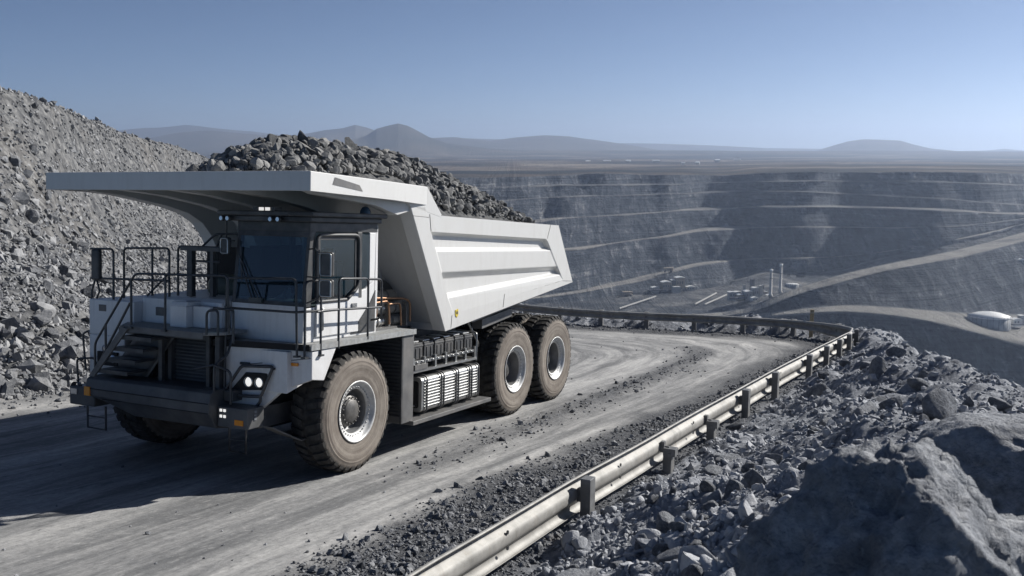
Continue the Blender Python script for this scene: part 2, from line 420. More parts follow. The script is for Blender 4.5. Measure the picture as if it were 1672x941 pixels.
c = mix(t, mth(t, 'MULTIPLY', rowf, mrange(t, noise(t, co, 0.03, 5, .6), 0.3, 0.6, 0.35, 1.0)), c, (0.33, 0.315, 0.29))
mpp = N(t, "ShaderNodeMapping"); t.links.new(co, mpp.inputs[0]); mpp.inputs["Scale"].default_value = (0.45, 1.0, 1.0)
pf = noise(t, mpp.outputs[0], 0.0035, 7, 0.68, 0.8)
pc = ramp(t, pf, [(0.38, (0.022, 0.028, 0.032)), (0.48, (0.05, 0.05, 0.048)), (0.55, (0.12, 0.095, 0.075)), (0.62, (0.30, 0.265, 0.22)), (0.67, (0.035, 0.04, 0.04))])
c = mix(t, plain, c, pc)
mc = ramp(t, noise(t, co, 0.0016, 7, .65), [(0.35, (0.06, 0.065, 0.06)), (0.65, (0.15, 0.13, 0.105))])
c = mix(t, mount, c, mc)
t.links.new(c, b.inputs["Base Color"]); b.inputs["Roughness"].default_value = 0.95; b.inputs["Specular IOR Level"].default_value = 0.1
bump(t, b, mth(t, 'ADD', mth(t, 'MULTIPLY', strata, 0.8), mth(t, 'ADD', gul, blk)), 1.0, 9.0)

# ------------------------------------------------------------------ near ground sheet
naz = 980
az = np.radians(np.linspace(-60, 58, naz))
# denser where the picture looks
nd = 700
Dn = np.concatenate([np.linspace(0.6, 2.6, 12)[:-1], np.geomspace(2.6, 60, 560)[:-1], np.geomspace(60, 320, 120)])
A, DD = np.meshgrid(az, Dn)
X, Y = DD*np.sin(A), DD*np.cos(A)
Z = near_z(X, Y)
d_, t_ = poly_dist(RAIL, X, Y)
s_ = -d_ - ROAD_W + 1.0*fbm(X*0.12, Y*0.12, seed=5)
gr = sstep(-2.9 + 0.5*sstep(18, 30, t_), -1.9 + 0.6*sstep(18, 30, t_), d_ + 0.5*fbm(X*.8, Y*.8, seed=41)) 
gr = np.maximum(gr, np.exp(-((lane(X, Y)[0] + 3.9 + 0.3*fbm(X*.5, Y*.5, seed=42)) / 0.5)**2) * sstep(16, 26, t_) * (1 - sstep(38, 46, t_)) * 0.8)
gr = np.maximum(gr, np.exp(-((s_ - 0.1) / 0.9)**2) * 0.4)
rb_ = sstep(-0.2, 0.5, d_ + 0.3*fbm(X*1.5, Y*1.5, seed=43))
sp_ = sstep(0.2, 1.4, s_ + 0.5*fbm(X*.9, Y*.9, seed=44))
nr, nc = X.shape
idx = np.arange(nr*nc).reshape(nr, nc)
F = np.stack([idx[:-1, :-1], idx[:-1, 1:], idx[1:, 1:], idx[1:, :-1]], -1).reshape(-1, 4)
V = np.stack([X, Y, Z], -1).reshape(-1, 3)
ground = np_mesh("ground", V, F, [M_ground], True, {"across": lane(X, Y)[0], "along": lane(X, Y)[1], "gravel": gr, "rubble": rb_, "spoil": sp_})
tag(ground, kind='structure')

# ------------------------------------------------------------------ pit, plains and mountains
fpx = np.concatenate([np.linspace(-1500, 480, 90)[:-1], np.linspace(480, 1800, 1150)[:-1], np.linspace(1800, 3200, 60)])
Dk, Zk = far_profile(fpx)
ker = np.exp(-0.5*(np.arange(-40, 41)/14.0)**2); ker /= ker.sum()
def blur(A):
    B = np.pad(A, ((0, 0), (40, 40)), mode='edge'); C = np.array([np.convolve(b_, ker, 'valid') for b_ in B])
    w_ = sstep(500, 560, fpx) * (1 - sstep(1700, 1780, fpx)); return A*(1-w_) + C*w_
Dk, Zk = blur(Dk), blur(Zk)
fa = np.arctan2(fpx - 836, 1592.0); ca = np.cos(fa)
rows_D, rows_Z, r_road, r_flat, r_plain, r_mount, r_rough = [], [], [], [], [], [], []
for k in range(len(FROWS)):
    n = NSUB[k]; knd = FROWS[k][4]
    for j in range(n):
        u = j / n
        rows_D.append(Dk[k]*(1-u) + Dk[k+1]*u); rows_Z.append(Zk[k]*(1-u) + Zk[k+1]*u)
        r_road.append({1: .9, 3: 1.0, 8: 1.0, 10: .95, 12: .8, 14: .35, 16: .25}.get(k, 0.4) if knd == 'bench' else 0.0); r_flat.append(1.0 if knd in ('floor', 'bench') else 0.0)
        r_plain.append(0.0); r_mount.append(0.0)
        r_rough.append(0.0 if j == 0 else (math.sin(math.pi*u)**0.5 if knd == 'wall' else (0.25 if knd == 'floor' else 0.0)))
        if k == 0 and j < 2: r_rough[-1] = 0
FN = [0.6, 1.0, 1.0, 0.8, 0.5, 0.5, 0.8, 0.5]
# plains: from the rim outward; the ground sinks a little, then the mountains rise out of it
rimD, rimZ = Dk[-1], Zk[-1]
PG = np.geomspace(6.0, 11800.0, 230)
SIL = [  # distance, width, silhouette (px, py)
 (5200, 1300, [(-1500,250),(420,250),(500,243),(540,234),(560,231),(585,228),(600,222),(615,212),(632,207),(650,203),(666,207),(680,214),(700,225),(730,235),(760,239),(800,243),(850,246),(3200,250)]),
 (6800, 1500, [(-1500,250),(200,240),(240,226),(290,217),(340,213),(400,219),(440,221),(470,222),(500,218),(530,212),(560,209),(580,204),(600,209),(640,222),(700,226),(740,224),(800,230),(850,224),(890,221),(930,223),(980,230),(1030,237),(1080,246),(1230,250),(1280,250),(1330,247),(1360,238),(1385,231),(1410,228),(1470,230),(1490,236),(1520,243),(1570,248),(1640,258),(1672,262),(3200,262)]),
 (9000, 1800, [(-1500,232),(180,215),(230,209),(270,208),(310,203),(350,209),(420,215),(470,222),(640,228),(760,226),(850,229),(960,234),(1050,234),(1150,237),(1250,242),(1330,243),(1480,246),(1560,247),(1610,246),(1640,243),(1672,246),(1750,240),(3200,240)]),
]
sil_py = [np.interp(fpx, [p[0] for p in S[2]], [p[1] for p in S[2]]) for S in SIL]
for j, m in enumerate(PG):
    D = rimD + m
    zb = rimZ * np.exp(-(D - rimD)/900.) + (-38.0) * (1 - np.exp(-(D - rimD)/900.))
    zb = zb + (5.0 * fbm(D*np.tan(fa)*0.0016, D*0.0016, seed=61) + 11.0*np.abs(fbm(D*np.tan(fa)*0.0007, D*0.0021, octv=4, seed=62)) - 2) * sstep(0, 500, D - rimD) * (1 - 0.6*sstep(3500, 7000, D))
    mt = np.zeros_like(D)
    for (D0, W, _), py in zip(SIL, sil_py):
        zt = -_q(py)*D0 + 38.0
        prof = np.exp(-((D - D0/1.0)/(W*0.5))**2 )
        rid = 1 + 0.30*fbm(D*np.tan(fa)*0.0022, D*0.0022, octv=5, seed=71, gain=.55)*np.abs((D-D0)/W*1.6).clip(0,1)
        hgt = np.maximum(zt, 0)*prof*rid
        zb = zb + np.maximum(hgt - 0*mt, 0) * 1.0 if hgt.max() > 0 else zb
        mt = np.maximum(mt, np.clip(hgt/30., 0, 1))
    rows_D.append(D*1.0); rows_Z.append(zb); r_road.append(0.0); r_flat.append(1.0); r_plain.append(min(1.0, j/2.)); r_mount.append(mt); r_rough.append(0.0)
RD = np.array(rows_D); RZ = np.array(rows_Z)
nR = len(RD)
lat = RD*fa[None]
rr = np.array(r_rough)[:, None]
# the profile distances are measured along the view axis
FY2 = RD; FX2 = RD*_tanx(fpx[None], -RZ/RD)
gl = fbm(lat*0.035, RZ*0.018, octv=5, seed=81, gain=.6)*5.0 + fbm(FX2*0.006, FY2*0.006, octv=3, seed=82)*9.0 + np.abs(fbm(lat*0.02, RZ*0.01, octv=4, seed=83))*7 - 2
disp = rr * gl * np.clip((RD - 560)/200, 0.2, 1)
FY3 = FY2 + disp*0.8; FX3 = FX2 + disp*0.2
RZ3 = RZ + rr * 4.5 * fbm(FX2*0.03, FY2*0.03, octv=5, seed=84)
plainm = np.array([np.broadcast_to(v, fpx.shape) for v in r_plain])
mountm = np.array([np.broadcast_to(v, fpx.shape) for v in r_mount])
roadm = np.array(r_road)[:, None] * np.ones_like(RD); flatm = np.array(r_flat)[:, None] * np.ones_like(RD)
V = np.stack([FX3, FY3, RZ3], -1).reshape(-1, 3)
idx = np.arange(nR*len(fpx)).reshape(nR, len(fpx))
F = np.stack([idx[:-1, :-1], idx[:-1, 1:], idx[1:, 1:], idx[1:, :-1]], -1).reshape(-1, 4)
terrain = np_mesh("terrain", V, F, [M_far], True, {"road": roadm, "plain": plainm, "mount": mountm, "flat": flatm, "lat": lat})
tag(terrain, kind='structure')
def far_z(x, y):
    """terrain height at a far point, from the undisturbed profile"""
    zz = -120.0
    for _ in range(4):
        D, Zp = far_profile(np.array([836 + 1592*x/(y*math.cos(PIT) - zz*math.sin(PIT))]))
        zz = float(np.interp(y, D[:, 0], Zp[:, 0]))
    return zz

# ------------------------------------------------------------------ the hazy air over the pit
M_haze = bpy.data.materials.new("haze"); M_haze.use_nodes = True
t = M_haze.node_tree
for n in list(t.nodes):
    if n.type == 'BSDF_PRINCIPLED': t.nodes.remove(n)
pv = N(t, "ShaderNodeVolumePrincipled")
pv.inputs["Color"].default_value = (0.60, 0.74, 1.0, 1); pv.inputs["Density"].default_value = 0.00014; pv.inputs["Anisotropy"].default_value = 0.45
t.links.new(pv.outputs[0], [n for n in t.nodes if n.type == 'OUTPUT_MATERIAL'][0].inputs["Volume"])
hx0, hx1, hy0, hy1, hz0, hz1 = -28000, 28000, -60, 14200, -240, 300
hv = [(x, y, z) for x in (hx0, hx1) for y in (hy0, hy1) for z in (hz0, hz1)]
hf = [(0,1,3,2),(4,6,7,5),(0,4,5,1),(2,3,7,6),(0,2,6,4),(1,5,7,3)]
haze = np_mesh("haze", hv, hf, [M_haze]); tag(haze, kind='stuff')
# ------------------------------------------------------------------ mesh builder
class MB:
    """collects faces of one part; build() links it as one mesh object"""
    def __init__(s): s.v = []; s.f = []; s.m = []; s.sm = []
    def poly(s, pts, faces, mi=0, smooth=False):
        o = len(s.v); s.v += [tuple(map(float, p)) for p in pts]
        for f in faces: s.f.append([o+i for i in f]); s.m.append(mi); s.sm.append(smooth)
        return s
    def box(s, lo, hi, mi=0, M=None):
        x0, y0, z0 = lo; x1, y1, z1 = hi
        p = [(x0,y0,z0),(x1,y0,z0),(x1,y1,z0),(x0,y1,z0),(x0,y0,z1),(x1,y0,z1),(x1,y1,z1),(x0,y1,z1)]
        if M is not None: p = [tuple(M @ Vector(q)) for q in p]
        return s.poly(p, [(0,3,2,1),(4,5,6,7),(0,1,5,4),(1,2,6,5),(2,3,7,6),(3,0,4,7)], mi)
    def prism(s, pts, off, mi=0):
        """closed 3-D outline pts extruded by vector off"""
        n = len(pts); a = [tuple(p) for p in pts]; b = [tuple(p[i]+off[i] for i in range(3)) for p in pts]
        fs = [tuple(range(n)), tuple(range(2*n-1, n-1, -1))] + [(i, n+i, n+(i+1) % n, (i+1) % n) for i in range(n)]
        return s.poly(a + b, fs, mi)
    def xz(s, pts, y0, y1, mi=0): return s.prism([(x, y0, z) for x, z in pts], (0, y1-y0, 0), mi)
    def yz(s, pts, x0, x1, mi=0): return s.prism([(x0, y, z) for y, z in pts], (x1-x0, 0, 0), mi)
    def xy(s, pts, z0, z1, mi=0): return s.prism([(x, y, z0) for x, y in pts], (0, 0, z1-z0), mi)
    def tube(s, path, r, n=8, mi=0, closed=False, fillet=0.0):
        P = [Vector(p) for p in path]
        if fillet > 0 and len(P) > 2:
            Q = [P[0]]
            for i in range(1, len(P)-1):
                a, b, c = P[i-1], P[i], P[i+1]
                f = min(fillet, (a-b).length*0.48, (c-b).length*0.48)
                p0 = b + (a-b).normalized()*f; p1 = b + (c-b).normalized()*f
                for k in range(5):
                    u = k/4; Q.append(p0*(1-u)**2 + b*2*u*(1-u) + p1*u*u)
            Q.append(P[-1]); P = Q
        m = len(P); T = []
        for i in range(m):
            a = P[i-1] if (i > 0 or closed) else P[i]; c = P[(i+1) % m] if (i < m-1 or closed) else P[i]
            T.append((c-a).normalized())
        up = Vector((0,0,1)) if abs(T[0].z) < 0.9 else Vector((1,0,0))
        u = T[0].cross(up).normalized(); pts = []
        for i in range(m):
            if i: 
                u = (u - T[i]*u.dot(T[i]));
                u = u.normalized() if u.length > 1e-6 else T[i].orthogonal().normalized()
            w = T[i].cross(u)
            for k in range(n):
                a = 2*math.pi*k/n; pts.append(tuple(P[i] + (u*math.cos(a) + w*math.sin(a))*r))
        fs = []
        for i in range(m if closed else m-1):
            for k in range(n):
                j = (i+1) % m
                fs.append((i*n+k, i*n+(k+1) % n, j*n+(k+1) % n, j*n+k))
        s.poly(pts, fs, mi, True)
        if not closed: s.poly(pts[:n], [tuple(range(n-1, -1, -1))], mi); s.poly(pts[-n:], [tuple(range(n))], mi)
        return s
    def lathe(s, prof, c, n=48, mi=0, axis='Y', close=False, smooth=True):
        """prof: (axial, radius) pairs turned about an axis through c"""
        pts = []
        for k in range(n):
            a = 2*math.pi*k/n; ca_, sa_ = math.cos(a), math.sin(a)
            for (h, r) in prof:
                if axis == 'Y': pts.append((c[0]+r*ca_, c[1]+h, c[2]+r*sa_))
                elif axis == 'X': pts.append((c[0]+h, c[1]+r*ca_, c[2]+r*sa_))
                else: pts.append((c[0]+r*ca_, c[1]+r*sa_, c[2]+h))
        m = len(prof); fs = []
        for k in range(n):
            for i in range(m-1 if not close else m):
                fs.append((k*m+i, k*m+(i+1) % m, ((k+1) % n)*m+(i+1) % m, ((k+1) % n)*m+i))
        return s.poly(pts, fs, mi, smooth)
    def build(s, name, mats, parent=None, bevel=0.0, fix=True):
        mats = mats if isinstance(mats, (list, tuple)) else [mats]
        me = bpy.data.meshes.new(name); me.from_pydata(s.v, [], s.f)
        for m in mats: me.materials.append(m)
        me.polygons.foreach_set("material_index", s.m); me.polygons.foreach_set("use_smooth", s.sm)
        if fix:
            bm = bmesh.new(); bm.from_mesh(me); bmesh.ops.recalc_face_normals(bm, faces=bm.faces); bm.to_mesh(me); bm.free()
        me.update()
        o = bpy.data.objects.new(name, me); COL.objects.link(o); o.parent = parent
        if bevel > 0:
            b = o.modifiers.new("bevel", 'BEVEL'); b.width = bevel; b.segments = 2; b.limit_method = 'ANGLE'; b.angle_limit = math.radians(35); b.use_clamp_overlap = True
        return o

M_paint = paint_mat("off white paint", (0.62, 0.617, 0.60), 0.20)
M_cabp = paint_mat("cab paint", (0.74, 0.74, 0.735), 0.26)
M_dark = simple("dark frame", (0.035, 0.038, 0.042), 0.5, 0.0, 0.3, 5, 0.15, 0.35)
M_tube = simple("rail tube", (0.03, 0.034, 0.04), 0.35, 0.0, 0.2, 9, 0, 0.15)
M_bump = simple("bumper steel", (0.055, 0.06, 0.066), 0.5, 0.0, 0.25, 3, 0.12, 0.3)
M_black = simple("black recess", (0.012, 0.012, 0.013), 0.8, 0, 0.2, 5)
M_deck = simple("deck grating", (0.30, 0.31, 0.31), 0.7, 0.2, 0.25, 14, 0.4, 0.5)
M_alu = simple("ribbed metal", (0.38, 0.385, 0.38), 0.38, 0.75, 0.15, 7, 0.1, 0.4)
M_metal = simple("bare metal", (0.42, 0.42, 0.41), 0.33, 0.85, 0.2, 8, 0, 0.25)
M_copper = simple("copper pipe", (0.34, 0.20, 0.12), 0.45, 0.7, 0.15, 8)
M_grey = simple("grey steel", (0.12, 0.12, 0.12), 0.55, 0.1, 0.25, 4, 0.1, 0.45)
M_rim = simple("rim paint", (0.62, 0.62, 0.605), 0.42, 0.25, 0.18, 9, 0.05, 0.35)
M_rimin = simple("inner rim", (0.20, 0.205, 0.21), 0.5, 0.25, 0.25, 6, 0.05, 0.5)
M_hub = simple("hub", (0.09, 0.088, 0.085), 0.5, 0.2, 0.3, 9, 0.1, 0.4)
M_orange = simple("amber lens", (0.75, 0.28, 0.03), 0.25, 0, 0.1, 20)
M_yellow = simple("yellow mark", (0.62, 0.48, 0.06), 0.4, 0, 0.1, 20)
M_seat = simple("cab interior", (0.16, 0.15, 0.14), 0.8, 0, 0.2, 6)
M_tan = simple("tan box", (0.24, 0.18, 0.12), 0.7, 0, 0.2, 6)
M_green = simple("green casing", (0.05, 0.075, 0.06), 0.5, 0, 0.2, 6, 0, 0.3)
M_galv, t, b = newmat("galvanised steel")
co = objco(t)
gc = ramp(t, noise(t, co, 2.2, 8, .65, .5), [(0.3, (0.20, 0.197, 0.185)), (0.5, (0.31, 0.303, 0.285)), (0.7, (0.42, 0.41, 0.385))])
mpz = N(t, "ShaderNodeMapping"); t.links.new(co, mpz.inputs[0]); mpz.inputs["Scale"].default_value = (1, 1, 0.15)
gc = mix(t, mrange(t, noise(t, mpz.outputs[0], 5, 6, .7), 0.55, 0.72, 0, 0.45), gc, (0.20, 0.16, 0.12))
t.links.new(gc, b.inputs["Base Color"]); b.inputs["Metallic"].default_value = 0.15; b.inputs["Roughness"].default_value = 0.62
bump(t, b, noise(t, co, 30, 5, .6), 0.08, 0.004)
# tyre: dusty brown sidewall, dark tread
M_tyre, t, b = newmat("tyre rubber")
co = objco(t)
sp = N(t, "ShaderNodeSeparateXYZ"); t.links.new(co, sp.inputs[0])
rad = mth(t, 'SQRT', mth(t, 'ADD', mth(t, 'MULTIPLY', sp.outputs[0], sp.outputs[0]), mth(t, 'MULTIPLY', sp.outputs[2], sp.outputs[2])))
pol = N(t, "ShaderNodeCombineXYZ"); t.links.new(mth(t, 'MULTIPLY', rad, 16), pol.inputs[0]); t.links.new(mth(t, 'MULTIPLY', mth(t, 'ARCTAN2', sp.outputs[2], sp.outputs[0]), 0.5), pol.inputs[1])
ring = noise(t, pol.outputs[0], 1.0, 5, 0.6)
blot = noise(t, co, 3.0, 6, 0.65)
dusty = ramp(t, mth(t, 'ADD', mth(t, 'MULTIPLY', ring, 0.55), mth(t, 'MULTIPLY', blot, 0.45)), [(0.34, (0.12, 0.10, 0.085)), (0.5, (0.20, 0.175, 0.15)), (0.66, (0.28, 0.25, 0.215))])
trd = ramp(t, noise(t, co, 6, 6, .65), [(0.35, (0.022, 0.022, 0.022)), (0.7, (0.075, 0.070, 0.064))])
side = mrange(t, attr(t, "side"), 0.35, 0.75)
t.links.new(mix(t, side, trd, dusty), b.inputs["Base Color"]); b.inputs["Roughness"].default_value = 0.85; b.inputs["Specular IOR Level"].default_value = 0.25
bump(t, b, mth(t, 'ADD', ring, noise(t, co, 22, 4, .6)), 0.3, 0.012)
# glass
M_glass, t, b = newmat("cab glass")
b.inputs["Base Color"].default_value = (0.012, 0.03, 0.045, 1); b.inputs["Roughness"].default_value = 0.04
b.inputs["Specular IOR Level"].default_value = 0.9; b.inputs["Coat Weight"].default_value = 0.6; b.inputs["Coat Roughness"].default_value = 0.03
tr = N(t, "ShaderNodeBsdfTransparent"); tr.inputs[0].default_value = (0.42, 0.62, 0.68, 1)
ms = N(t, "ShaderNodeMixShader"); ms.inputs[0].default_value = 0.5
out = [n for n in t.nodes if n.type == 'OUTPUT_MATERIAL'][0]
t.links.new(tr.outputs[0], ms.inputs[1]); t.links.new(b.outputs[0], ms.inputs[2]); t.links.new(ms.outputs[0], out.inputs[0])
def emis(name, col, s):
    m, t, b = newmat(name); b.inputs["Base Color"].default_value = (*col, 1)
    b.inputs["Emission Color"].default_value = (*col, 1); b.inputs["Emission Strength"].default_value = s; return m
M_lamp = emis("lit lamp", (0.9, 0.88, 0.84), 0.6)
M_lens = simple("clear lens", (0.45, 0.47, 0.5), 0.1, 0.6, 0.1, 20)

# ------------------------------------------------------------------ the haul truck
truck = empty("mining_dump_truck")
truck.matrix_world = Matrix([[TA[i], TB[i], TC[i], TO[i]] for i in range(3)] + [[0, 0, 0, 1]])
tag(truck, "huge off white haul truck loaded with dark rock, driving up the dusty road", "dump truck")
T = truck
def lerp(a, b, u): return a + (b - a)*u

# --- wheels
def tyre_mesh(width, R, Rr, twin=False):
    """tyre turned about Y, outer side at y=0; lugs around the tread. Returns verts, faces, side attribute"""
    w = width; n = 96
    prof = [(0.03, Rr), (0.0, Rr+0.03), (-0.012, Rr+0.10), (-0.02, Rr+0.22), (-0.03, Rr+(R-Rr)*0.55), (-0.022, Rr+(R-Rr)*0.62), (-0.026, Rr+(R-Rr)*0.66), (-0.012, R-0.16), (0.0, R-0.12), (0.02, R-0.075), (0.05, R-0.055)]
    full = prof + [(w*0.5, R-0.045)] + [(w-h, r) for h, r in reversed(prof)]
    V = []; S = []; m = len(full)
    for k in range(n):
        a = 2*math.pi*k/n
        for (h, r) in full:
            V.append((r*math.cos(a), h, r*math.sin(a))); S.append(0.0 if r > R-0.085 else 1.0)
    F = []
    for k in range(n):
        for i in range(m-1):
            F.append((k*m+i, k*m+i+1, ((k+1) % n)*m+i+1, ((k+1) % n)*m+i))
    # lugs: two staggered rows of blocks wrapping over the shoulder
    nl = 36
    for row in (0, 1):
        for k in range(nl):
            a0 = 2*math.pi*(k + 0.5*row)/nl; da = 2*math.pi/nl*0.31; sk = 2*math.pi/nl*0.42
            ys = [(-0.008, R-0.15, 0), (0.012, R-0.055, 0), (0.05, R-0.012, 0.0), (w*0.24, R, 0.35), (w*0.44, R, 0.9), (w*0.46, R-0.06, 0.9)]
            if row: ys = [(w-h, r, q) for h, r, q in ys]
            o = len(V)
            for (h, r, q) in ys:
                for sgn in (-1, 1):
                    a = a0 + sgn*da*(0.92 if r > R-0.02 else 1.0) + sk*q*(1 if row else 1)
                    V.append((r*math.cos(a), h, r*math.sin(a))); S.append(0.75 if r < R-0.1 else 0.0)
                    V.append(((r-0.07)*math.cos(a), h, (r-0.07)*math.sin(a))); S.append(0.0)
            for j in range(len(ys)-1):
                b0 = o + j*4; b1 = b0 + 4
                F += [(b0, b0+2, b1+2, b1), (b0+1, b0, b1, b1+1), (b0+2, b0+3, b1+3, b1+2)]
            F += [(o, o+1, o+3, o+2), (o+(len(ys)-1)*4, o+(len(ys)-1)*4+2, o+(len(ys)-1)*4+3, o+(len(ys)-1)*4+1)]
    return V, F, S
def tyre_obj(width, R, Rr):
    V, F, S = tyre_mesh(width, R, Rr)
    me = bpy.data.meshes.new("tyre"); me.from_pydata(V, [], F); me.materials.append(M_tyre)
    at = me.attributes.new("side", 'FLOAT', 'POINT'); at.data.foreach_set("value", np.array(S, np.float32))
    bm = bmesh.new(); bm.from_mesh(me); bmesh.ops.recalc_face_normals(bm, faces=bm.faces); bm.to_mesh(me); bm.free()
    me.update(); return me
R = 1.10
tyre_me = tyre_obj(0.66, R, 0.53)
def wheel_parts(kind):
    rim = MB(); rim.lathe([(0.045, 0.50), (-0.012, 0.555), (-0.02, 0.56), (-0.022, 0.54), (0.0, 0.515), (0.025, 0.505), (0.035, 0.49), (0.05, 0.48), (0.062, 0.400), (0.10, 0.40)], (0, 0, 0), 72)
    dish = MB(); 
    if kind == 'front':
        dish.lathe([(0.10, 0.40), (0.24, 0.375), (0.27, 0.36), (0.27, 0.20)], (0, 0, 0), 60, 1)
        rim.v += []
        hub = MB(); hub.lathe([(0.27, 0.30), (0.17, 0.285), (0.15, 0.27), (0.145, 0.215), (0.12, 0.205), (0.105, 0.19), (0.105, 0.03), (0.10, 0.0)], (0, 0, 0), 40)
        for k in range(16):
            a = 2*math.pi*k/16; hub.lathe([(0.15, 0.016), (0.115, 0.016), (0.115, 0.0)], (0.243*math.cos(a), 0, 0.243*math.sin(a)), 8)
    else:
        dish.lathe([(0.10, 0.40), (0.36, 0.375), (0.42, 0.355), (0.42, 0.20)], (0, 0, 0), 60, 1)
        hub = MB(); hub.lathe([(0.42, 0.25), (0.26, 0.235), (0.235, 0.20), (0.23, 0.0)], (0, 0, 0), 40)
        for k in range(12):
            a = 2*math.pi*k/12; hub.lathe([(0.42, 0.018), (0.395, 0.018), (0.395, 0.0)], (0.30*math.cos(a), 0, 0.30*math.sin(a)), 8)
    o = len(rim.v); rim.v += dish.v; rim.f += [[o+i for i in f] for f in dish.f]; rim.m += dish.m; rim.sm += dish.sm
    bolts = MB()
    for k in range(36):
        a = 2*math.pi*k/36; bolts.lathe([(0.07, 0.014), (0.04, 0.014), (0.04, 0.0)], (0.437*math.cos(a), 0, 0.437*math.sin(a)), 6)
    o = len(rim.v); rim.v += bolts.v; rim.f += [[o+i for i in f] for f in bolts.f]; rim.m += [2]*len(bolts.f); rim.sm += bolts.sm
    ro = rim.build("rim", [M_rim, M_rimin, M_metal]); ho = hub.build("hub", M_hub)
    ro.name = "rim"; return ro, ho
front_rim, front_hub = wheel_parts('front'); rear_rim, rear_hub = wheel_parts('rear')
tmpl_used = set()
def add_wheel(x, y, kind, flip):
    w = empty("wheel"); w.parent = T; w.location = (x, y, R - 0.012)
    w.rotation_euler = (0, rng.uniform(0, 6), math.pi if flip else 0)
    ty = bpy.data.objects.new("tyre", tyre_me); COL.objects.link(ty); ty.parent = w
    for src in ((front_rim, front_hub) if kind == 'front' else (rear_rim, rear_hub)):
        if src.name in tmpl_used: c = src.copy(); COL.objects.link(c)
        else: c = src; tmpl_used.add(src.name)
        c.parent = w
    return w
for x, kind in ((0.36, 'front'), (6.69, 'rear'), (9.03, 'rear')):
    add_wheel(x, 0.0, kind, False); add_wheel(x, 5.0, kind, True)
    if kind == 'rear':
        add_wheel(x, 0.78, 'rear', False); add_wheel(x, 4.22, 'rear', True)

# --- chassis
m = MB(); 
for y in (1.65, 2.95): m.box((-1.0, y, 1.05), (9.9, y+0.4, 1.75))
m.box((5.9, 1.5, 1.3), (9.9, 3.5, 1.9)); m.box((2.4, 2.05, 1.1), (3.2, 2.95, 1.6))
for x in (0.36, 6.69, 9.03): m.lathe([(0.5, 0.0), (0.5, 0.26), (1.7, 0.3), (2.1, 0.48), (2.9, 0.48), (3.3, 0.3), (4.5, 0.26), (4.5, 0)], (x, 0, 1.09), 20)
m.box((2.2, 1.0, 1.7), (5.6, 4.0, 2.15)); m.box((-0.9, 1.3, 1.6), (2.0, 3.7, 2.3))
m.build("chassis_frame", M_dark, T, 0.02)

# --- dump body
YN, YF = -0.10, 5.12
body = MB()
Oc = [(1.87, 4.79), (3.0, 4.64), (8.79, 4.51), (9.79, 3.03), (3.24, 2.29)]        # side outline: front top, rail, tail top, tail bottom, front bottom
I1, I2, I3, I4 = (2.62, 4.32), (8.10, 4.17), (9.17, 3.10), (3.50, 2.62)          # the pressed recess
def side(body, Y, sg):
    P = lambda q, d=0.0: (q[0], Y + sg*d, q[1])
    fr = [(Oc[1], Oc[2], I2, I1), (Oc[2], Oc[3], I3, I2), (Oc[3], Oc[4], I4, I3), (Oc[4], Oc[0], Oc[1], I1, I4)]
    for q in fr: body.poly([P(a) for a in q], [tuple(range(len(q)))])
    rows = [(0.0, 0.0), (0.03, 0.13), (0.19, 0.13), (0.225, 0.015), (0.51, 0.015), (0.555, 0.13), (0.75, 0.13), (0.79, 0.02), (1.0, 0.0)]
    # front ends follow the heights seen at the front, rear ends those at the rear
    zf = [4.32, 4.25, 3.99, 3.93, 3.50, 3.36, 3.04, 2.97, 2.62]; zr_ = [4.17, 4.11, 3.93, 3.88, 3.47, 3.37, 3.30, 3.25, 3.10]
    dp = [0.0, 0.13, 0.13, 0.015, 0.015, 0.13, 0.13, 0.02, 0.0]
    A = []; B = []
    for zF, zR, d in zip(zf, zr_, dp):
        u = (4.32 - zF)/(4.32 - 2.62); v = (4.17 - zR)/(4.17 - 3.10)
        A.append((lerp(I1[0], I4[0], u), Y + sg*d, zF)); B.append((lerp(I2[0], I3[0], v), Y + sg*d, zR))
    n = len(A)
    A2 = [(p[0], Y, p[2]) for p in A]; B2 = [(p[0], Y, p[2]) for p in B]
    A3 = [(p[0]+0.06, p[1], p[2]) for p in A]; B3 = [(p[0]-0.06, p[1], p[2]) for p in B]
    body.poly(A2 + A3 + B3 + B2, [(k*n+i, k*n+i+1, (k+1)*n+i+1, (k+1)*n+i) for k in range(3) for i in range(n-1)])
side(body, YN, 1); side(body, YF, -1)
for Y, sg in ((YN, 1), (YF, -1)):
    T_ = 0.30
    # inner skin and the edges that join it to the outer one
    o1 = [(q[0], Y, q[1]) for q in Oc]; o2 = [(q[0], Y + sg*T_, q[1]) for q in Oc]
    body.poly(o1 + o2, [(0,1,6,5),(1,2,7,6),(2,3,8,7),(3,4,9,8),(4,0,5,9),(5,6,7,8,9)])
# floor, front bulkhead, tail sill
body.prism([(3.24, YN+0.3, 2.29), (9.79, YN+0.3, 3.03), (9.79, YN+0.3, 3.15), (3.3, YN+0.3, 2.42)], (0, YF-YN-0.6, 0))
body.prism([(2.25, YN+0.3, 4.80), (3.40, YN+0.3, 2.29), (3.50, YN+0.3, 2.35), (2.42, YN+0.3, 4.85)], (0, YF-YN-0.6, 0))
body_o = body.build("dump_body", M_paint, T, 0.018)
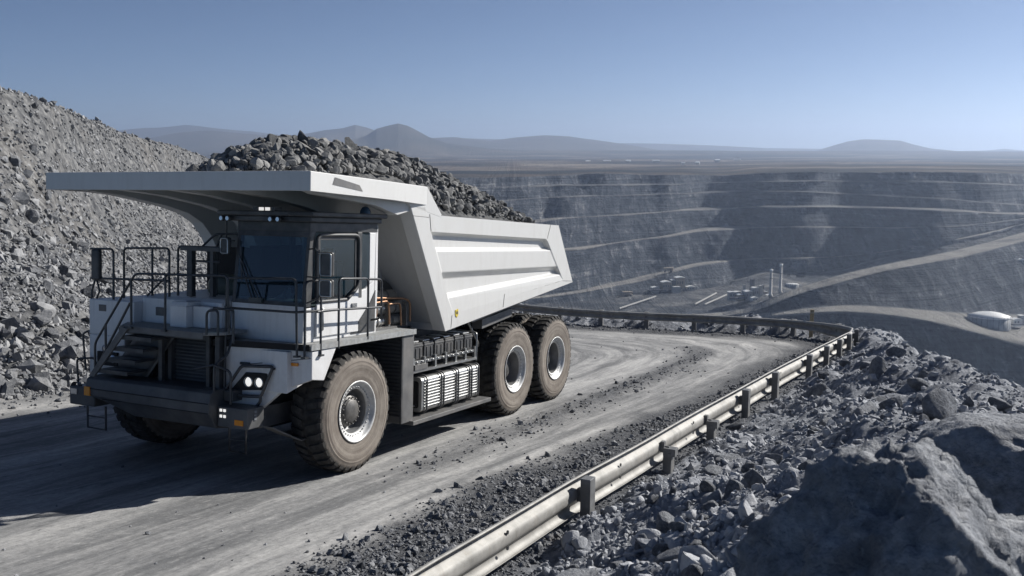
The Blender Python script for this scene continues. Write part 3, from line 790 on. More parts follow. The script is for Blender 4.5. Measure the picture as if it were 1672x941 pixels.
# canopy over the cab
cn = MB()
plan = [(-2.05, 5.06), (-2.06, -0.44), (-1.98, -0.77), (0.93, -0.36), (2.35, -0.12), (2.46, -0.10), (2.46, 5.12), (2.30, 5.12), (0.9, 5.14)]
ztop = lambda x: 5.23 - 0.008*(x+2)
zbot = lambda x: 4.93 - 0.03*max(0, x+0.6) 
top = [(x, y, ztop(x)) for x, y in plan]; bot = [(x, y, zbot(x)) for x, y in plan]
n = len(plan)
cn.poly(top + bot, [tuple(range(n))] + [(i, (i+1) % n, n+(i+1) % n, n+i) for i in range(n)])
# soffit set up inside the lip
ins = [(-1.90, 4.92), (-1.90, -0.40), (-1.84, -0.62), (0.95, -0.24), (2.3, 0.02), (2.3, 5.0), (0.9, 5.0)]
n2 = len(ins)
sof = [(x, y, zbot(x)+0.0) for x, y in ins]; sof2 = [(x, y, zbot(x)+0.16 - 0.03*max(0, x)) for x, y in ins]
cn.poly(bot + sof, [(0, 1, n+1, n+0), (1, 2, n+2, n+1), (2, 3, n+3, n+2), (3, 4, n+4, n+3), (4, 5, n+4), (5, 6, n+5, n+4), (6, 7, n+5), (7, 8, n+6, n+5), (8, 0, n, n+6)])
cn.poly(sof + sof2, [tuple(range(n2, 2*n2))] + [(i, (i+1) % n2, n2+(i+1) % n2, n2+i) for i in range(n2)])
# cheek plates that run from the canopy down to the top rail
for Y, d in ((YN, 0.3), (YF-0.3, 0.3)):
    cn.xz([(1.6, 4.93), (2.35, 5.19), (2.46, 5.19), (3.02, 4.66), (3.0, 4.60), (1.86, 4.80)], Y-0.003 if Y < 1 else Y+0.003, Y+d)
can_o = cn.build("canopy", M_paint, T, 0.012)
# ribs down the front of the body, curving out under the canopy
def rib(y0, y1):
    m = MB()
    front = [(-1.85, 5.06), (-1.85, 4.97), (-0.6, 4.88), (0.5, 4.72), (1.1, 4.58), (1.5, 4.38), (1.75, 4.12), (2.0, 3.70), (2.98, 2.29)]
    back = [(3.40, 2.29), (2.45, 4.5), (2.20, 5.06)]
    m.xz(front + back, y0, y1); return m
def endrib(y0, y1):
    m = MB(); m.xz([(1.86, 4.80), (3.235, 2.292), (3.50, 2.31), (2.4, 4.80)], y0, y1); 
    m.xz([(-1.2, 5.0), (-0.9, 4.92), (0.8, 4.78), (1.5, 4.62), (1.9, 4.70), (2.4, 4.80), (2.4, 5.0)], y0+0.05, y1-0.05); return m
r_ = endrib(YN-0.003, YN+0.30); r_.build("side_rib", M_paint, T, 0.012)
for y in (1.25, 2.45, 3.65): rib(y, y+0.24).build("front_rib", M_paint, T, 0.01)
r_ = rib(YF-0.32, YF+0.003); r_.build("side_rib", M_paint, T, 0.01)
m = MB(); m.box((2.05, YN+0.3, 3.35), (2.10, YF-0.32, 3.37)); 
# beams under the body floor
m = MB()
for y in (0.25, 4.5): 
    m.xz([(5.0, 2.30), (9.62, 2.86), (9.62, 3.02), (5.0, 2.49)], y, y+0.3)
    m.xz([(5.5, 2.12), (7.0, 2.30), (7.0, 2.50), (5.5, 2.34)], y+0.02, y+0.28)
for x in (7.3, 8.0, 8.7, 9.35): m.box((x, 0.1, 2.68 + (x-7.3)*0.12), (x+0.12, 4.9, 2.90 + (x-7.3)*0.12))
m.build("body_beam", M_grey, T, 0.01)
m = MB(); m.prism([(3.63, YN-0.004, 2.70), (3.74, YN-0.004, 2.72), (3.75, YN-0.004, 2.60), (3.69, YN-0.004, 2.54), (3.63, YN-0.004, 2.59)], (0, -0.008, 0)); m.box((3.66, YN-0.014, 2.61), (3.72, YN-0.0125, 2.67), 1)
m.build("badge", [M_yellow, M_dark], T)
for p0, p1 in (((1.96, 4.62), (2.52, 4.60)), ((2.62, 4.33), (2.56, 4.66)), ((8.12, 4.18), (8.30, 4.52)), ((3.50, 2.60), (3.46, 2.33)), ((9.18, 3.09), (9.75, 3.06)), ((5.8, 2.62), (5.86, 2.92))):
    m = MB(); m.tube([(p0[0], YN-0.004, p0[1]), (p1[0], YN-0.004, p1[1])], 0.005, 4); m.build("weld_seam", M_grey, T)
# flat grey sheet painting a patch of shade onto the canopy's near edge
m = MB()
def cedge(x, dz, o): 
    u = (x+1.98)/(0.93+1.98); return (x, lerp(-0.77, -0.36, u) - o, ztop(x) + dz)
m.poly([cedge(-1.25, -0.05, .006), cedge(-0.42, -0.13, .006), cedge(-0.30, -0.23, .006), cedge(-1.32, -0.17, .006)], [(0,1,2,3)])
m.build("canopy_shade_patch", M_grey, T)

# --- cab
CX0, CX1, CY0, CY1 = -0.92, 1.20, 0.20, 1.78
cab = MB()
cab.xz([(-0.93, 2.42), (-0.90, 3.04), (-0.74, 4.30), (-0.72, 4.42), (1.20, 4.42), (1.22, 3.30), (1.02, 2.42)], CY0+0.07, CY1)         # core, cut back behind the panels
cab_o = None
cab = MB()
# floor, roof, rear wall, lower front and lower sides as panels; the glass fills what is left
cab.xz([(-0.93, 2.42), (-0.90, 3.04), (-0.84, 3.04), (-0.84, 2.42)], CY0, CY1)                       # front apron
cab.xz([(1.14, 2.42), (1.17, 4.42), (1.24, 4.42), (1.24, 3.2), (1.20, 2.42)], CY0, CY1)              # rear wall
cab.box((0.95, CY0, 4.28), (1.22, CY1, 4.40))                                                       # header
cab.box((-0.90, CY0+0.05, 2.42), (1.18, CY1-0.05, 2.48))
for y0, y1 in ((CY0, CY0+0.06), (CY1-0.06, CY1)):
    cab.xz([(-0.84, 2.42), (-0.84, 3.0), (-0.45, 3.02), (0.25, 3.06), (0.62, 3.22), (0.86, 3.26), (1.14, 3.42), (1.14, 2.42)], y0, y1)
    cab.xz([(0.98, 4.28), (1.06, 4.28), (1.14, 3.42), (0.98, 3.34)], y0, y1)
    cab.xz([(1.0, 4.28), (1.17, 4.28), (1.14, 3.42), (1.08, 3.42)], y0+0.001, y1-0.001)
cab_o = cab.build("cab", M_cabp, T, 0.01)
# pillars and gaskets
m = MB()
m.xz([(-0.90, 3.02), (-0.74, 4.30), (-0.60, 4.30), (-0.72, 3.02)], CY0-0.003, CY0+0.08)
m.xz([(-0.905, 3.04), (-0.745, 4.29), (-0.66, 4.29), (-0.80, 3.04)], CY1-0.08, CY1+0.003)
m.box((0.60, CY0-0.004, 3.10), (0.74, CY0+0.06, 4.29)); m.box((0.60, CY1-0.06, 3.10), (0.74, CY1+0.004, 4.29))
m.prism([(-0.905, CY0, 3.03), (-0.885, CY0, 3.12), (-0.80, CY0, 3.12), (-0.80, CY0, 3.03)], (0, CY1-CY0, 0))
m.prism([(-0.77, CY0, 4.20), (-0.755, CY0, 4.30), (-0.68, CY0, 4.30), (-0.68, CY0, 4.20)], (0, CY1-CY0, 0))
m.box((-0.76, CY0-0.002, 4.285), (1.225, CY1+0.002, 4.452))  # header band: shade over the white cab put into a dark colour
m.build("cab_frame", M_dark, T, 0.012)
m = MB(); m.poly([(-0.89, CY0+0.06, 3.10), (-0.89, CY1-0.06, 3.10), (-0.752, CY1-0.06, 4.22), (-0.752, CY0+0.06, 4.22)], [(0,1,2,3)])
ws = m.build("windscreen", M_glass, T)
m = MB(); m.tube([(-0.93, 1.30, 3.12), (-0.86, 1.62, 3.72)], 0.014); m.tube([(-0.93, 1.15, 3.12), (-0.85, 1.66, 3.85)], 0.012); m.box((-0.95, 1.08, 3.06), (-0.90, 1.36, 3.14)); m.tube([(-0.84, 1.60, 3.4), (-0.815, 1.66, 4.0)], 0.018)
m.build("wiper", M_tube, T)
# door
dr = MB()
dr.xz([(-0.62, 2.50), (-0.60, 3.08), (0.20, 3.10), (0.60, 3.30), (0.60, 2.50)], CY0-0.035, CY0-0.003)
door = dr.build("door", M_cabp, T, 0.012)
m = MB(); m.tube([(-0.60, CY0-0.03, 3.08), (-0.60, CY0-0.03, 4.24), (0.60, CY0-0.03, 4.24), (0.60, CY0-0.03, 3.32), (0.25, CY0-0.03, 3.10)], 0.035, 8, fillet=0.14, closed=False)
m.tube([(-0.60, CY0-0.03, 3.10), (0.22, CY0-0.03, 3.10)], 0.035)
m.box((-0.56, CY0-0.02, 4.16), (0.56, CY0+0.0, 4.22)); m.box((-0.56, CY0-0.02, 3.12), (-0.50, CY0, 4.18)); m.box((0.50, CY0-0.02, 3.30), (0.565, CY0, 4.18))
m.build("door_frame", M_dark, door)
m = MB(); m.poly([(-0.52, CY0-0.008, 3.12), (0.20, CY0-0.008, 3.14), (0.52, CY0-0.008, 3.34), (0.52, CY0-0.008, 4.17), (-0.52, CY0-0.008, 4.17)], [(0,1,2,3,4)])
m.build("door_window", M_glass, door)
m = MB(); m.tube([(-0.48, CY0-0.034, 2.6), (-0.48, CY0-0.07, 2.62), (-0.48, CY0-0.07, 2.98), (-0.48, CY0-0.034, 3.0)], 0.016); m.build("grab_bar", M_metal, door)
m = MB(); m.box((0.38, CY0-0.06, 2.95), (0.52, CY0-0.036, 3.02)); m.build("door_handle", M_metal, door)
m = MB(); m.poly([(0.74, CY0+0.01, 3.26), (0.86, CY0+0.01, 3.28), (1.06, CY0+0.01, 3.50), (1.0, CY0+0.01, 4.24), (0.74, CY0+0.01, 4.26)], [(0,1,2,3,4)])
m.build("rear_side_window", M_glass, T)
m = MB(); m.xz([(0.98, 2.98), (1.16, 3.22), (1.145, 2.46), (0.40, 2.46)], CY0-0.012, CY0-0.002); m.build("dark_side_wedge", M_dark, T)  # thin dark wedge over the lower rear corner of the cab side
# roof visor
m = MB(); m.xy([(-1.06, 1.98), (-1.06, 0.42), (-0.86, 0.06), (1.34, 0.06), (1.34, 1.98)], 4.545, 4.63)
m.xy([(-0.98, 1.92), (-0.98, 0.46), (-0.80, 0.14), (1.28, 0.14), (1.28, 1.92)], 4.45, 4.548)
rf = m.build("cab_roof", M_dark, T, 0.02)
m = MB(); m.lathe([(0, 0.10), (0.05, 0.095), (0.11, 0.06), (0.13, 0.0)], (0.85, 0.22, 4.632), 20, 0, 'Z'); m.build("beacon", simple("beacon lens", (0.05, 0.10, 0.16), 0.15, 0, .1, 9), rf)
for y in (0.62, 0.78, 1.72, 1.86):
    m = MB(); m.lathe([(0.0, 0.0), (0.0, 0.045), (0.06, 0.05), (0.10, 0.03), (0.10, 0.0)], (-1.09, y, 4.49), 14, 0, 'X'); m.lathe([(-0.006, 0.0), (-0.006, 0.036)], (-1.09, y, 4.49), 14, 1, 'X'); m.build("work_light", [M_dark, M_lens], rf)
m = MB(); m.box((-0.55, 1.15, 4.632), (-0.35, 1.62, 4.70)); m.build("roof_box", M_grey, rf)
for y in (1.24, 1.38):
    m = MB(); m.box((-0.565, y, 4.64), (-0.552, y+0.10, 4.695)); m.build("marker_lamp", M_lamp, rf)
# interior
m = MB(); m.box((0.25, 0.70, 2.48), (0.80, 1.25, 3.05)); m.box((0.68, 0.70, 3.02), (0.88, 1.25, 3.75)); m.box((0.70, 0.84, 3.76), (0.84, 1.11, 3.98)); m.build("seat", M_seat, T, 0.05)
m = MB(); m.xz([(-0.83, 2.5), (-0.83, 3.02), (-0.40, 3.12), (-0.30, 2.95), (-0.30, 2.5)], 0.28, 1.68); m.build("dashboard", M_seat, T, 0.03)
m = MB()
pts = [(-0.18 + 0.09*math.sin(a), 0.97 + 0.22*math.cos(a), 3.22 + 0.19*math.sin(a)) for a in np.linspace(0, 2*math.pi, 24, endpoint=False)]
m.tube(pts, 0.018, 6, closed=True); m.tube([(-0.36, 0.97, 3.02), (-0.18, 0.97, 3.22)], 0.03); m.build("steering_wheel", M_tube, T)
# mirrors on the near front corner
def mirror(x, y, z0, z1, w, par=T):
    m = MB(); m.box((x-0.03, y-w/2, z0), (x+0.05, y+w/2, z1)); o = m.build("mirror", M_dark, par, 0.03)
    m = MB(); m.poly([(x+0.052, y-w/2+.03, z0+.03), (x+0.052, y+w/2-.03, z0+.03), (x+0.052, y+w/2-.03, z1-.03), (x+0.052, y-w/2+.03, z1-.03)], [(0,1,2,3)]); m.build("mirror_glass", M_lens, o)
    m = MB(); p = [(x-0.035, y-w/2+0.02, z0+0.02), (x-0.035, y+w/2-0.02, z0+0.02), (x-0.035, y+w/2-0.02, z1-0.02), (x-0.035, y-w/2+0.02, z1-0.02)]
    m.tube(p + [p[0]], 0.014, 6, fillet=0.05); m.build("mirror_rim", M_metal, o); return o
mirror(-0.90, -0.26, 3.56, 3.97, 0.26); mirror(-0.90, -0.26, 3.22, 3.52, 0.26)
m = MB(); m.tube([(-0.80, 0.20, 4.0), (-0.92, -0.05, 4.02), (-0.92, -0.13, 3.9)], 0.014, 6, fillet=.05); m.tube([(-0.9, -0.11, 4.0), (-0.9, -0.11, 3.2), (-0.88, 0.16, 3.1)], 0.016, 6, fillet=.05); m.tube([(-0.9, -0.11, 3.54), (-0.82, 0.2, 3.54)], 0.014, 6); m.build("mirror_arm", M_tube, T)
mirror(-0.90, 1.93, 3.86, 4.16, 0.20)
m = MB(); m.tube([(-0.86, 1.76, 4.1), (-0.88, 1.93, 4.1), (-0.88, 1.93, 4.5)], 0.016, 6); m.build("mirror_arm", M_tube, T)

# --- near front fender panel and deck
fy = lambda Y: -1.012 - 0.205*(Y + 0.06)                  # the panel is swept back towards the near corner
fp = MB()
fo = [(1.66, 2.36), (-0.06, 2.31), (-0.06, 1.84), (0.48, 1.62), (0.84, 1.30), (0.95, 1.25), (1.62, 1.20), (1.66, 1.6)]
fp.prism([(fy(y), y, z) for y, z in fo], (0.10, 0, 0))
fp.prism([(fy(-0.06)+0.002, -0.062, 2.31), (-0.34, -0.062, 2.33), (-0.68, -0.062, 1.79), (fy(-0.06)+0.002, -0.062, 1.84)], (0, 0.07, 0))
fp.xz([(-1.20, 1.6), (-1.2, 2.3), (-0.5, 2.3), (-0.8, 1.7)], 0.3, 1.6)
fender = fp.build("fender_panel", M_cabp, T, 0.012)
m = MB()
seam = [(fy(y)-0.004, y, z) for y, z in ((1.15, 2.03), (0.3, 2.15), (-0.05, 2.20))]
m.tube(seam, 0.006, 4); m.tube([(fy(.33)-0.004, .33, 2.14), (fy(.36)-0.004, .36, 1.68)], 0.006, 4); m.tube([(fy(1.22)-.02, 1.22, 2.05), (fy(1.05)-.02, 1.05, 2.05)], 0.025, 6)
m.build("panel_seam", M_tube, fender)
m = MB(); m.box((fy(0.25)-0.025, 0.17, 2.06), (fy(0.25)+0.01, 0.36, 2.11)); m.build("side_marker", M_orange, T)
hl = empty("headlight"); hl.parent = T
def head(sgn=1, ofs=0.0, par=hl):
    q = [(1.12, 1.98), (0.56, 2.00), (0.76, 1.60), (1.47, 1.55)]
    m = MB(); m.prism([(fy(y)-0.03, y, z) for y, z in [(1.12, 1.90), (0.62, 1.91), (0.78, 1.62), (1.40, 1.58)]], (0.04, 0, 0)); m.build("lamp_housing", M_black, par, 0.01)
    for y, z in ((1.06, 1.745), (0.865, 1.745)):
        m = MB(); m.lathe([(0.0, 0.0), (-0.004, 0.05), (0.01, 0.078)], (fy(y)-0.045, y, z), 20, 0, 'X'); m.build("lamp", M_lamp, par)
        m = MB(); m.lathe([(-0.01, 0.078), (-0.02, 0.088), (0.0, 0.096)], (fy(y)-0.035, y, z), 20, 0, 'X'); m.build("lamp_ring", M_metal, par)
head()
gt = MB()
gp = [(fy(y)-0.10, y, z) for y, z in ((1.50, 1.50), (1.14, 2.02), (0.56, 2.04), (0.78, 1.52))]
gt.tube(gp + [gp[0]], 0.028, 8, fillet=0.06); gt.tube([(fy(.80)-.10, .80, 1.55), (fy(.78)-.10, 0.78, 1.45), (fy(.98)-.08, 0.98, 1.22), (fy(.98)-.08, .98, 0.95)], 0.026, 8, fillet=.05)
gt.tube([(fy(1.5)-.1, 1.5, 1.5), (fy(1.5)+.02, 1.5, 1.5)], .02); gt.tube([(fy(.56)-.1, .56, 2.0), (fy(.56)+.02, .56, 2.0)], .02)
gt.build("lamp_guard", M_tube, T)
m = MB()
m.xy([(-1.40, 1.74), (-1.06, -0.02), (-0.92, -0.06), (2.17, -0.06), (2.17, 1.9), (-1.2, 1.9)], 2.345, 2.42, 0)
m.prism([(-1.42, 1.74, 2.325), (-1.07, -0.045, 2.325), (-1.07, -0.045, 2.43), (-1.42, 1.74, 2.43)], (0.02, 0, 0), 1)
m.box((-1.05, -0.085, 2.33), (2.17, -0.062, 2.43), 0)
m.build("deck", [M_deck, M_black, M_grey], T)
m = MB(); m.box((1.78, -0.04, 0.62), (2.16, 1.3, 2.342)); 
for k in range(22): m.box((1.745, 0.0, 0.75 + k*0.07), (1.78, 1.2, 0.785 + k*0.07), 1)
m.box((1.73, -0.045, 0.62), (1.785, 0.0, 2.342), 1)
m.build("rear_mudguard", [M_grey, M_dark], T, 0.01)
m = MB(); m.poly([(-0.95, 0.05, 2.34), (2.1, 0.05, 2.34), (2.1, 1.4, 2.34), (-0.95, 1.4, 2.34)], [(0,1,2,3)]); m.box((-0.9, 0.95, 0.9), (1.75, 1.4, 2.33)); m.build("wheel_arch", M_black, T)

# --- left hood, grille, walkway, stairs
m = MB()
m.xy([(-1.30, 4.87), (-1.30, 3.72), (-0.9, 3.72), (-0.9, 3.0), (1.7, 3.0), (1.7, 4.87)], 2.30, 2.95)
m.box((-1.30, 3.95, 1.58), (-0.5, 4.87, 2.30)); m.box((-1.30, 4.45, 1.25), (-0.9, 4.87, 1.58))
hood = m.build("left_hood", M_cabp, T, 0.02)
m = MB(); m.xz([(-1.12, 2.58), (-1.10, 3.02), (-0.98, 3.07), (1.7, 3.13), (1.7, 2.58)], 1.82, 3.72)
m.box((-1.45, 2.30, 2.585), (-0.9, 2.68, 2.96)); m.xz([(-1.45, 2.96), (-1.40, 3.03), (-0.9, 3.03), (-0.9, 2.96)], 2.30, 2.68); m.box((-1.30, 1.90, 2.585), (-0.9, 2.295, 2.96))
m.build("hood", M_cabp, T, 0.015)
m = MB(); m.box((-1.128, 3.12, 2.72), (-1.11, 3.36, 2.87)); 
for k in range(6): m.box((-1.135, 3.13, 2.73 + k*0.022), (-1.125, 3.35, 2.74 + k*0.022))
m.build("hood_vent", M_grey, T)
m = MB(); m.box((-1.31, 4.42, 2.74), (-1.302, 4.60, 2.86)); m.build("hood_sign", M_grey, T)
m = MB(); m.lathe([(0, 0.0), (0, 0.08), (0.03, 0.09)], (-1.33, 4.42, 2.05), 16, 0, 'X'); m.build("round_lamp", M_lens, T)
# far headlight
hl2 = empty("headlight"); hl2.parent = T
m = MB(); m.box((-1.335, 4.1, 1.75), (-1.303, 4.62, 2.0)); m.build("lamp_housing", M_black, hl2)
for y in (4.22, 4.42):
    m = MB(); m.lathe([(0.0, 0.0), (-0.004, 0.05), (0.01, 0.075)], (-1.345, y, 1.88), 18, 0, 'X'); m.build("lamp", M_lens, hl2)
m = MB(); m.box((-1.14, 1.75, 1.50), (-1.10, 3.95, 2.50)); m.build("grille_back", M_black, T)
m = MB()
for k in range(15): m.xz([(-1.20, 1.58 + k*0.06), (-1.15, 1.60 + k*0.06), (-1.15, 1.635 + k*0.06), (-1.19, 1.60 + k*0.06)], 1.98, 2.82)
for y in (1.90, 2.84, 3.4): m.box((-1.26, y, 1.50), (-1.15, y+0.08, 2.50))
m.build("grille", M_bump, T)
m = MB(); m.box((-1.50, 1.50, 1.58), (-1.15, 1.60, 2.50)); m.box((-1.5, 1.72, 1.5), (-1.44, 1.80, 2.5)); m.box((-1.46, 2.86, 1.58), (-1.38, 2.95, 2.5)); m.box((-1.48, 1.80, 2.40), (-1.18, 3.9, 2.50)); m.build("grille_surround", M_dark, T, 0.01)
m = MB(); m.xy([(-1.74, 3.55), (-1.74, 1.62), (-1.50, 1.40), (-0.95, 1.38), (-0.95, 3.75), (-1.28, 3.9)], 2.525, 2.58); wk = m.build("walkway", M_deck, T, 0.008)
m = MB(); m.box((-1.755, 1.62, 2.47), (-1.742, 3.55, 2.575)); m.build("walkway_edge", M_grey, T)
# stairs: stringers run from the bumper up to the walkway, leaning towards the middle
st = empty("stairway"); st.parent = T
m = MB()
for x in (-1.80, -1.32):
    m.prism([(x, 4.30, 1.62), (x, 4.16, 1.62), (x, 3.32, 2.53), (x, 3.46, 2.56)], (0.04, 0, 0))
    m.prism([(x, 3.52, 1.62), (x, 3.36, 1.62), (x, 2.62, 2.50), (x, 2.76, 2.50)], (0.025, 0, 0)) if x > -1.5 else None
m.build("stringer", M_grey, st, 0.006)
for k in range(4):
    u = (k + 0.6)/4.3; y = lerp(4.20, 3.38, u); z = lerp(1.62, 2.53, u)
    m = MB(); m.box((-1.76, y-0.72, z-0.02), (-1.33, y+0.02, z+0.015)); m.box((-1.765, y-0.72, z-0.05), (-1.755, y+0.02, z+0.02), 1)
    m.box((-1.62, y-0.62, z+0.016), (-1.45, y-0.22, z+0.02), 2); m.build("tread", [M_bump, M_dark, M_deck], st)
m = MB(); m.prism([(-1.32, 4.2, 1.62), (-1.32, 3.42, 1.62), (-1.32, 2.66, 2.49), (-1.32, 3.40, 2.50)], (0.02, 0, 0)); m.build("kick_plate", M_bump, st)

# --- bumper
m = MB()
bp = [(-1.15, 1.62), (-1.72, 1.62), (-1.80, 1.58), (-1.84, 1.41), (-1.84, 1.25), (-1.66, 0.98), (-1.2, 0.90)]
def sec(y, k=1.0, zl=0.0): return [(x, y, z if z > 1.3 else lerp(z, 1.30, zl)) for x, z in bp]
sx = [sec(1.40), sec(3.30), sec(4.0, 1, 0.55), sec(4.34, 1, 0.9)]
n = len(bp)
m.poly(sum(sx, []), [(k*n+i, k*n+(i+1) % n, (k+1)*n+(i+1) % n, (k+1)*n+i) for k in range(3) for i in range(n)] + [tuple(range(n)), tuple(range(4*n-1, 3*n-1, -1))])
m.box((-1.5, 1.2, 1.42), (-1.2, 1.40, 1.60))
bmp_ = m.build("bumper", M_bump, T, 0.015)
m = MB(); m.tube([(-1.845, 1.42, 1.41), (-1.845, 4.33, 1.41)], 0.008, 4); m.tube([(-1.845, 1.42, 1.25), (-1.845, 3.9, 1.25)], 0.006, 4); m.build("bumper_seam", M_black, bmp_)
m = MB(); m.box((-1.66, 0.74, 1.02), (-1.25, 1.385, 1.36)); lb = m.build("light_box", M_bump, T, 0.015)
for y, z in ((1.30, 1.30), (1.22, 1.30), (1.30, 1.20), (1.22, 1.20)):
    m = MB(); m.box((-1.675, y-0.022, z-0.022), (-1.655, y+0.022, z+0.022)); m.build("lamp", M_lamp, lb)
m = MB(); m.box((-1.675, 0.82, 1.08), (-1.655, 1.0, 1.17)); m.build("indicator", M_orange, lb)
m = MB()
for z in (1.30, 1.24, 1.18): m.box((-1.50, 0.725, z-.02), (-1.44, 0.742, z+.02)); 
m.build("lamp", M_lens, lb)
m = MB(); m.box((-1.62, 4.36, 1.02), (-1.2, 5.02, 1.36)); m.lathe([(0, 0.11), (0.1, 0.09)], (-1.6, 4.9, 1.33), 14, 0, 'X'); lb2 = m.build("light_box", M_bump, T, 0.03)
m = MB(); m.box((-1.86, 4.20, 1.28), (-1.82, 4.34, 1.44)); m.build("indicator", M_orange, lb2)
m = MB(); m.box((-1.64, 4.80, 1.22), (-1.618, 4.96, 1.32)); m.build("lamp", M_lens, lb2)
def hang_step(x, y0, y1, z0, z1):
    m = MB(); m.tube([(x, y0, z0), (x, y0, z1), (x, y1, z1), (x, y1, z0)], 0.02, 6); m.tube([(x, y0, (z0+z1)/2), (x, y1, (z0+z1)/2)], 0.015, 6); m.build("hanging_step", M_tube, T)
hang_step(-1.55, 0.86, 1.22, 1.02, 0.60); hang_step(-1.55, 4.15, 4.62, 1.05, 0.62)
m = MB(); m.prism([(-1.25, 0.76, 1.0), (-1.25, 0.55, 1.0), (-0.75, 0.35, 0.72), (-0.7, 0.9, 0.76)], (0, 0, 0.02)); m.prism([(-0.75, 0.35, 0.72), (-0.7, 0.9, 0.76), (-0.1, 0.9, 0.78), (-0.2, 0.25, 0.74)], (0, 0, 0.02)); m.box((-1.2, 0.9, 0.95), (-0.3, 1.4, 1.3)); m.build("lower_flap", M_grey, T)

# --- handrails
def rail(name, paths, r=0.021, fil=0.09, feet=()):
    m = MB()
    for p in paths: m.tube(p, r, 8, fillet=fil)
    for f in feet: m.box((f[0]-.045, f[1]-.045, f[2]), (f[0]+.045, f[1]+.045, f[2]+0.03))
    return m.build("handrail", M_tube, T)
yn = -0.075
rail("r", [[(-0.31, yn, 2.30), (-0.31, yn, 3.50), (0.55, yn, 3.47), (0.55, yn, 2.38)], [(0.55, yn, 3.46), (0.97, yn, 3.44), (0.97, yn, 2.72), (0.97, 0.15, 2.68)], [(-0.9, yn, 2.97), (-0.31, yn, 2.97), (0.97, yn, 2.93)]])
rail("r", [[(-1.10, 0.02, 2.22), (-1.10, 0.02, 3.48), (-0.80, yn, 3.49), (-0.80, yn, 2.25)], [(-1.10, 0.02, 2.98), (-0.80, yn, 2.98), (-0.31, yn, 2.97)]], feet=((-1.10, .02, 2.2), (-.8, yn, 2.22)))
rail("r", [[(-1.42, 1.46, 1.52), (-1.36, 1.46, 3.49), (-1.20, 0.13, 3.52), (-1.16, 0.13, 2.25)], [(-1.36, 1.46, 2.98), (-1.20, 0.13, 2.97), (-1.10, 0.02, 2.98)]], feet=((-1.16, 0.13, 2.22),))
rail("r", [[(-1.70, 1.42, 1.62), (-1.70, 1.42, 2.05), (-1.52, 1.30, 2.2), (-1.40, 1.3, 2.5)], [(-1.72, 1.85, 1.95), (-1.70, 1.42, 2.05)], [(-1.6, 1.15, 1.4), (-1.6, 1.15, 1.95), (-1.70, 1.42, 2.05)]])
# stair and walkway rails
rail("r", [[(-1.76, 4.17, 1.66), (-1.76, 4.17, 2.22), (-1.76, 3.17, 3.50), (-1.74, 1.10, 3.55), (-1.70, 1.10, 2.6)], [(-1.76, 3.27, 2.60), (-1.76, 3.27, 3.40)], [(-1.76, 3.90, 1.98), (-1.76, 3.90, 2.58)], [(-1.76, 2.47, 2.55), (-1.75, 2.47, 3.52)], [(-1.76, 4.15, 1.75), (-1.76, 3.30, 2.98)]], feet=((-1.76, 2.47, 2.54), (-1.76, 3.27, 2.54)))
rail("r", [[(-1.74, 1.55, 2.55), (-1.74, 1.55, 2.95), (-1.74, 1.30, 2.98), (-1.74, 1.30, 2.55)], [(-1.73, 0.98, 2.45), (-1.73, 0.98, 3.0), (-1.4, 1.46, 3.0)], [(-1.74, 1.40, 3.0), (-1.74, .98, 3.0)]])
# rails on the left hood
rail("r", [[(-1.15, 5.0, 3.87), (-1.15, 4.40, 3.88), (-1.15, 4.40, 2.95)], [(-1.15, 5.0, 3.32), (-1.15, 3.0, 3.36)]])
rail("r", [[(-1.0, 4.30, 2.97), (-1.0, 4.30, 3.90), (-1.0, 3.16, 3.93), (-1.0, 3.16, 3.05)], [(-1.0, 3.58, 3.05), (-1.0, 3.58, 3.91)], [(-1.0, 3.20, 3.45), (-1.08, 3.62, 3.06)]])
rail("r", [[(-0.9, 3.05, 3.08), (-0.9, 3.05, 3.97), (-0.9, 1.95, 3.97)], [(-0.9, 3.05, 3.45), (-0.9, 1.95, 3.47)], [(-0.9, 2.6, 3.72), (-0.9, 2.05, 3.72)], [(-0.6, 2.75, 3.98), (-0.6, 2.45, 4.20), (-0.6, 1.9, 4.22)], [(-0.6, 2.3, 4.2), (-0.6, 2.42, 3.98), (-.6, 2.42, 3.1)]])
m = MB(); m.box((-0.92, 2.70, 3.08), (-0.82, 2.82, 3.96)); m.box((-0.95, 2.0, 3.90), (-0.8, 2.95, 3.97)); m.box((-0.92, 2.20, 3.1), (-.84, 2.27, 3.95)); m.build("rail_post", M_dark, T)
m = MB(); m.box((0.3, 1.95, 3.1), (0.9, 2.5, 3.72)); m.build("electrical_box", M_tan, T, 0.02)
m = MB(); m.lathe([(-0.5, 0.0), (-0.5, 0.18), (-0.4, 0.24), (0.4, 0.24), (0.5, 0.18), (0.5, 0)], (-0.1, 2.45, 3.22), 24, 0, 'Y'); m.build("air_filter", M_green, T)
m = MB(); m.box((-0.1, 1.80, 2.5), (1.4, 2.1, 4.0)); m.box((1.0, 2.1, 2.6), (1.6, 4.2, 3.9)); m.build("engine_cover", M_black, T)
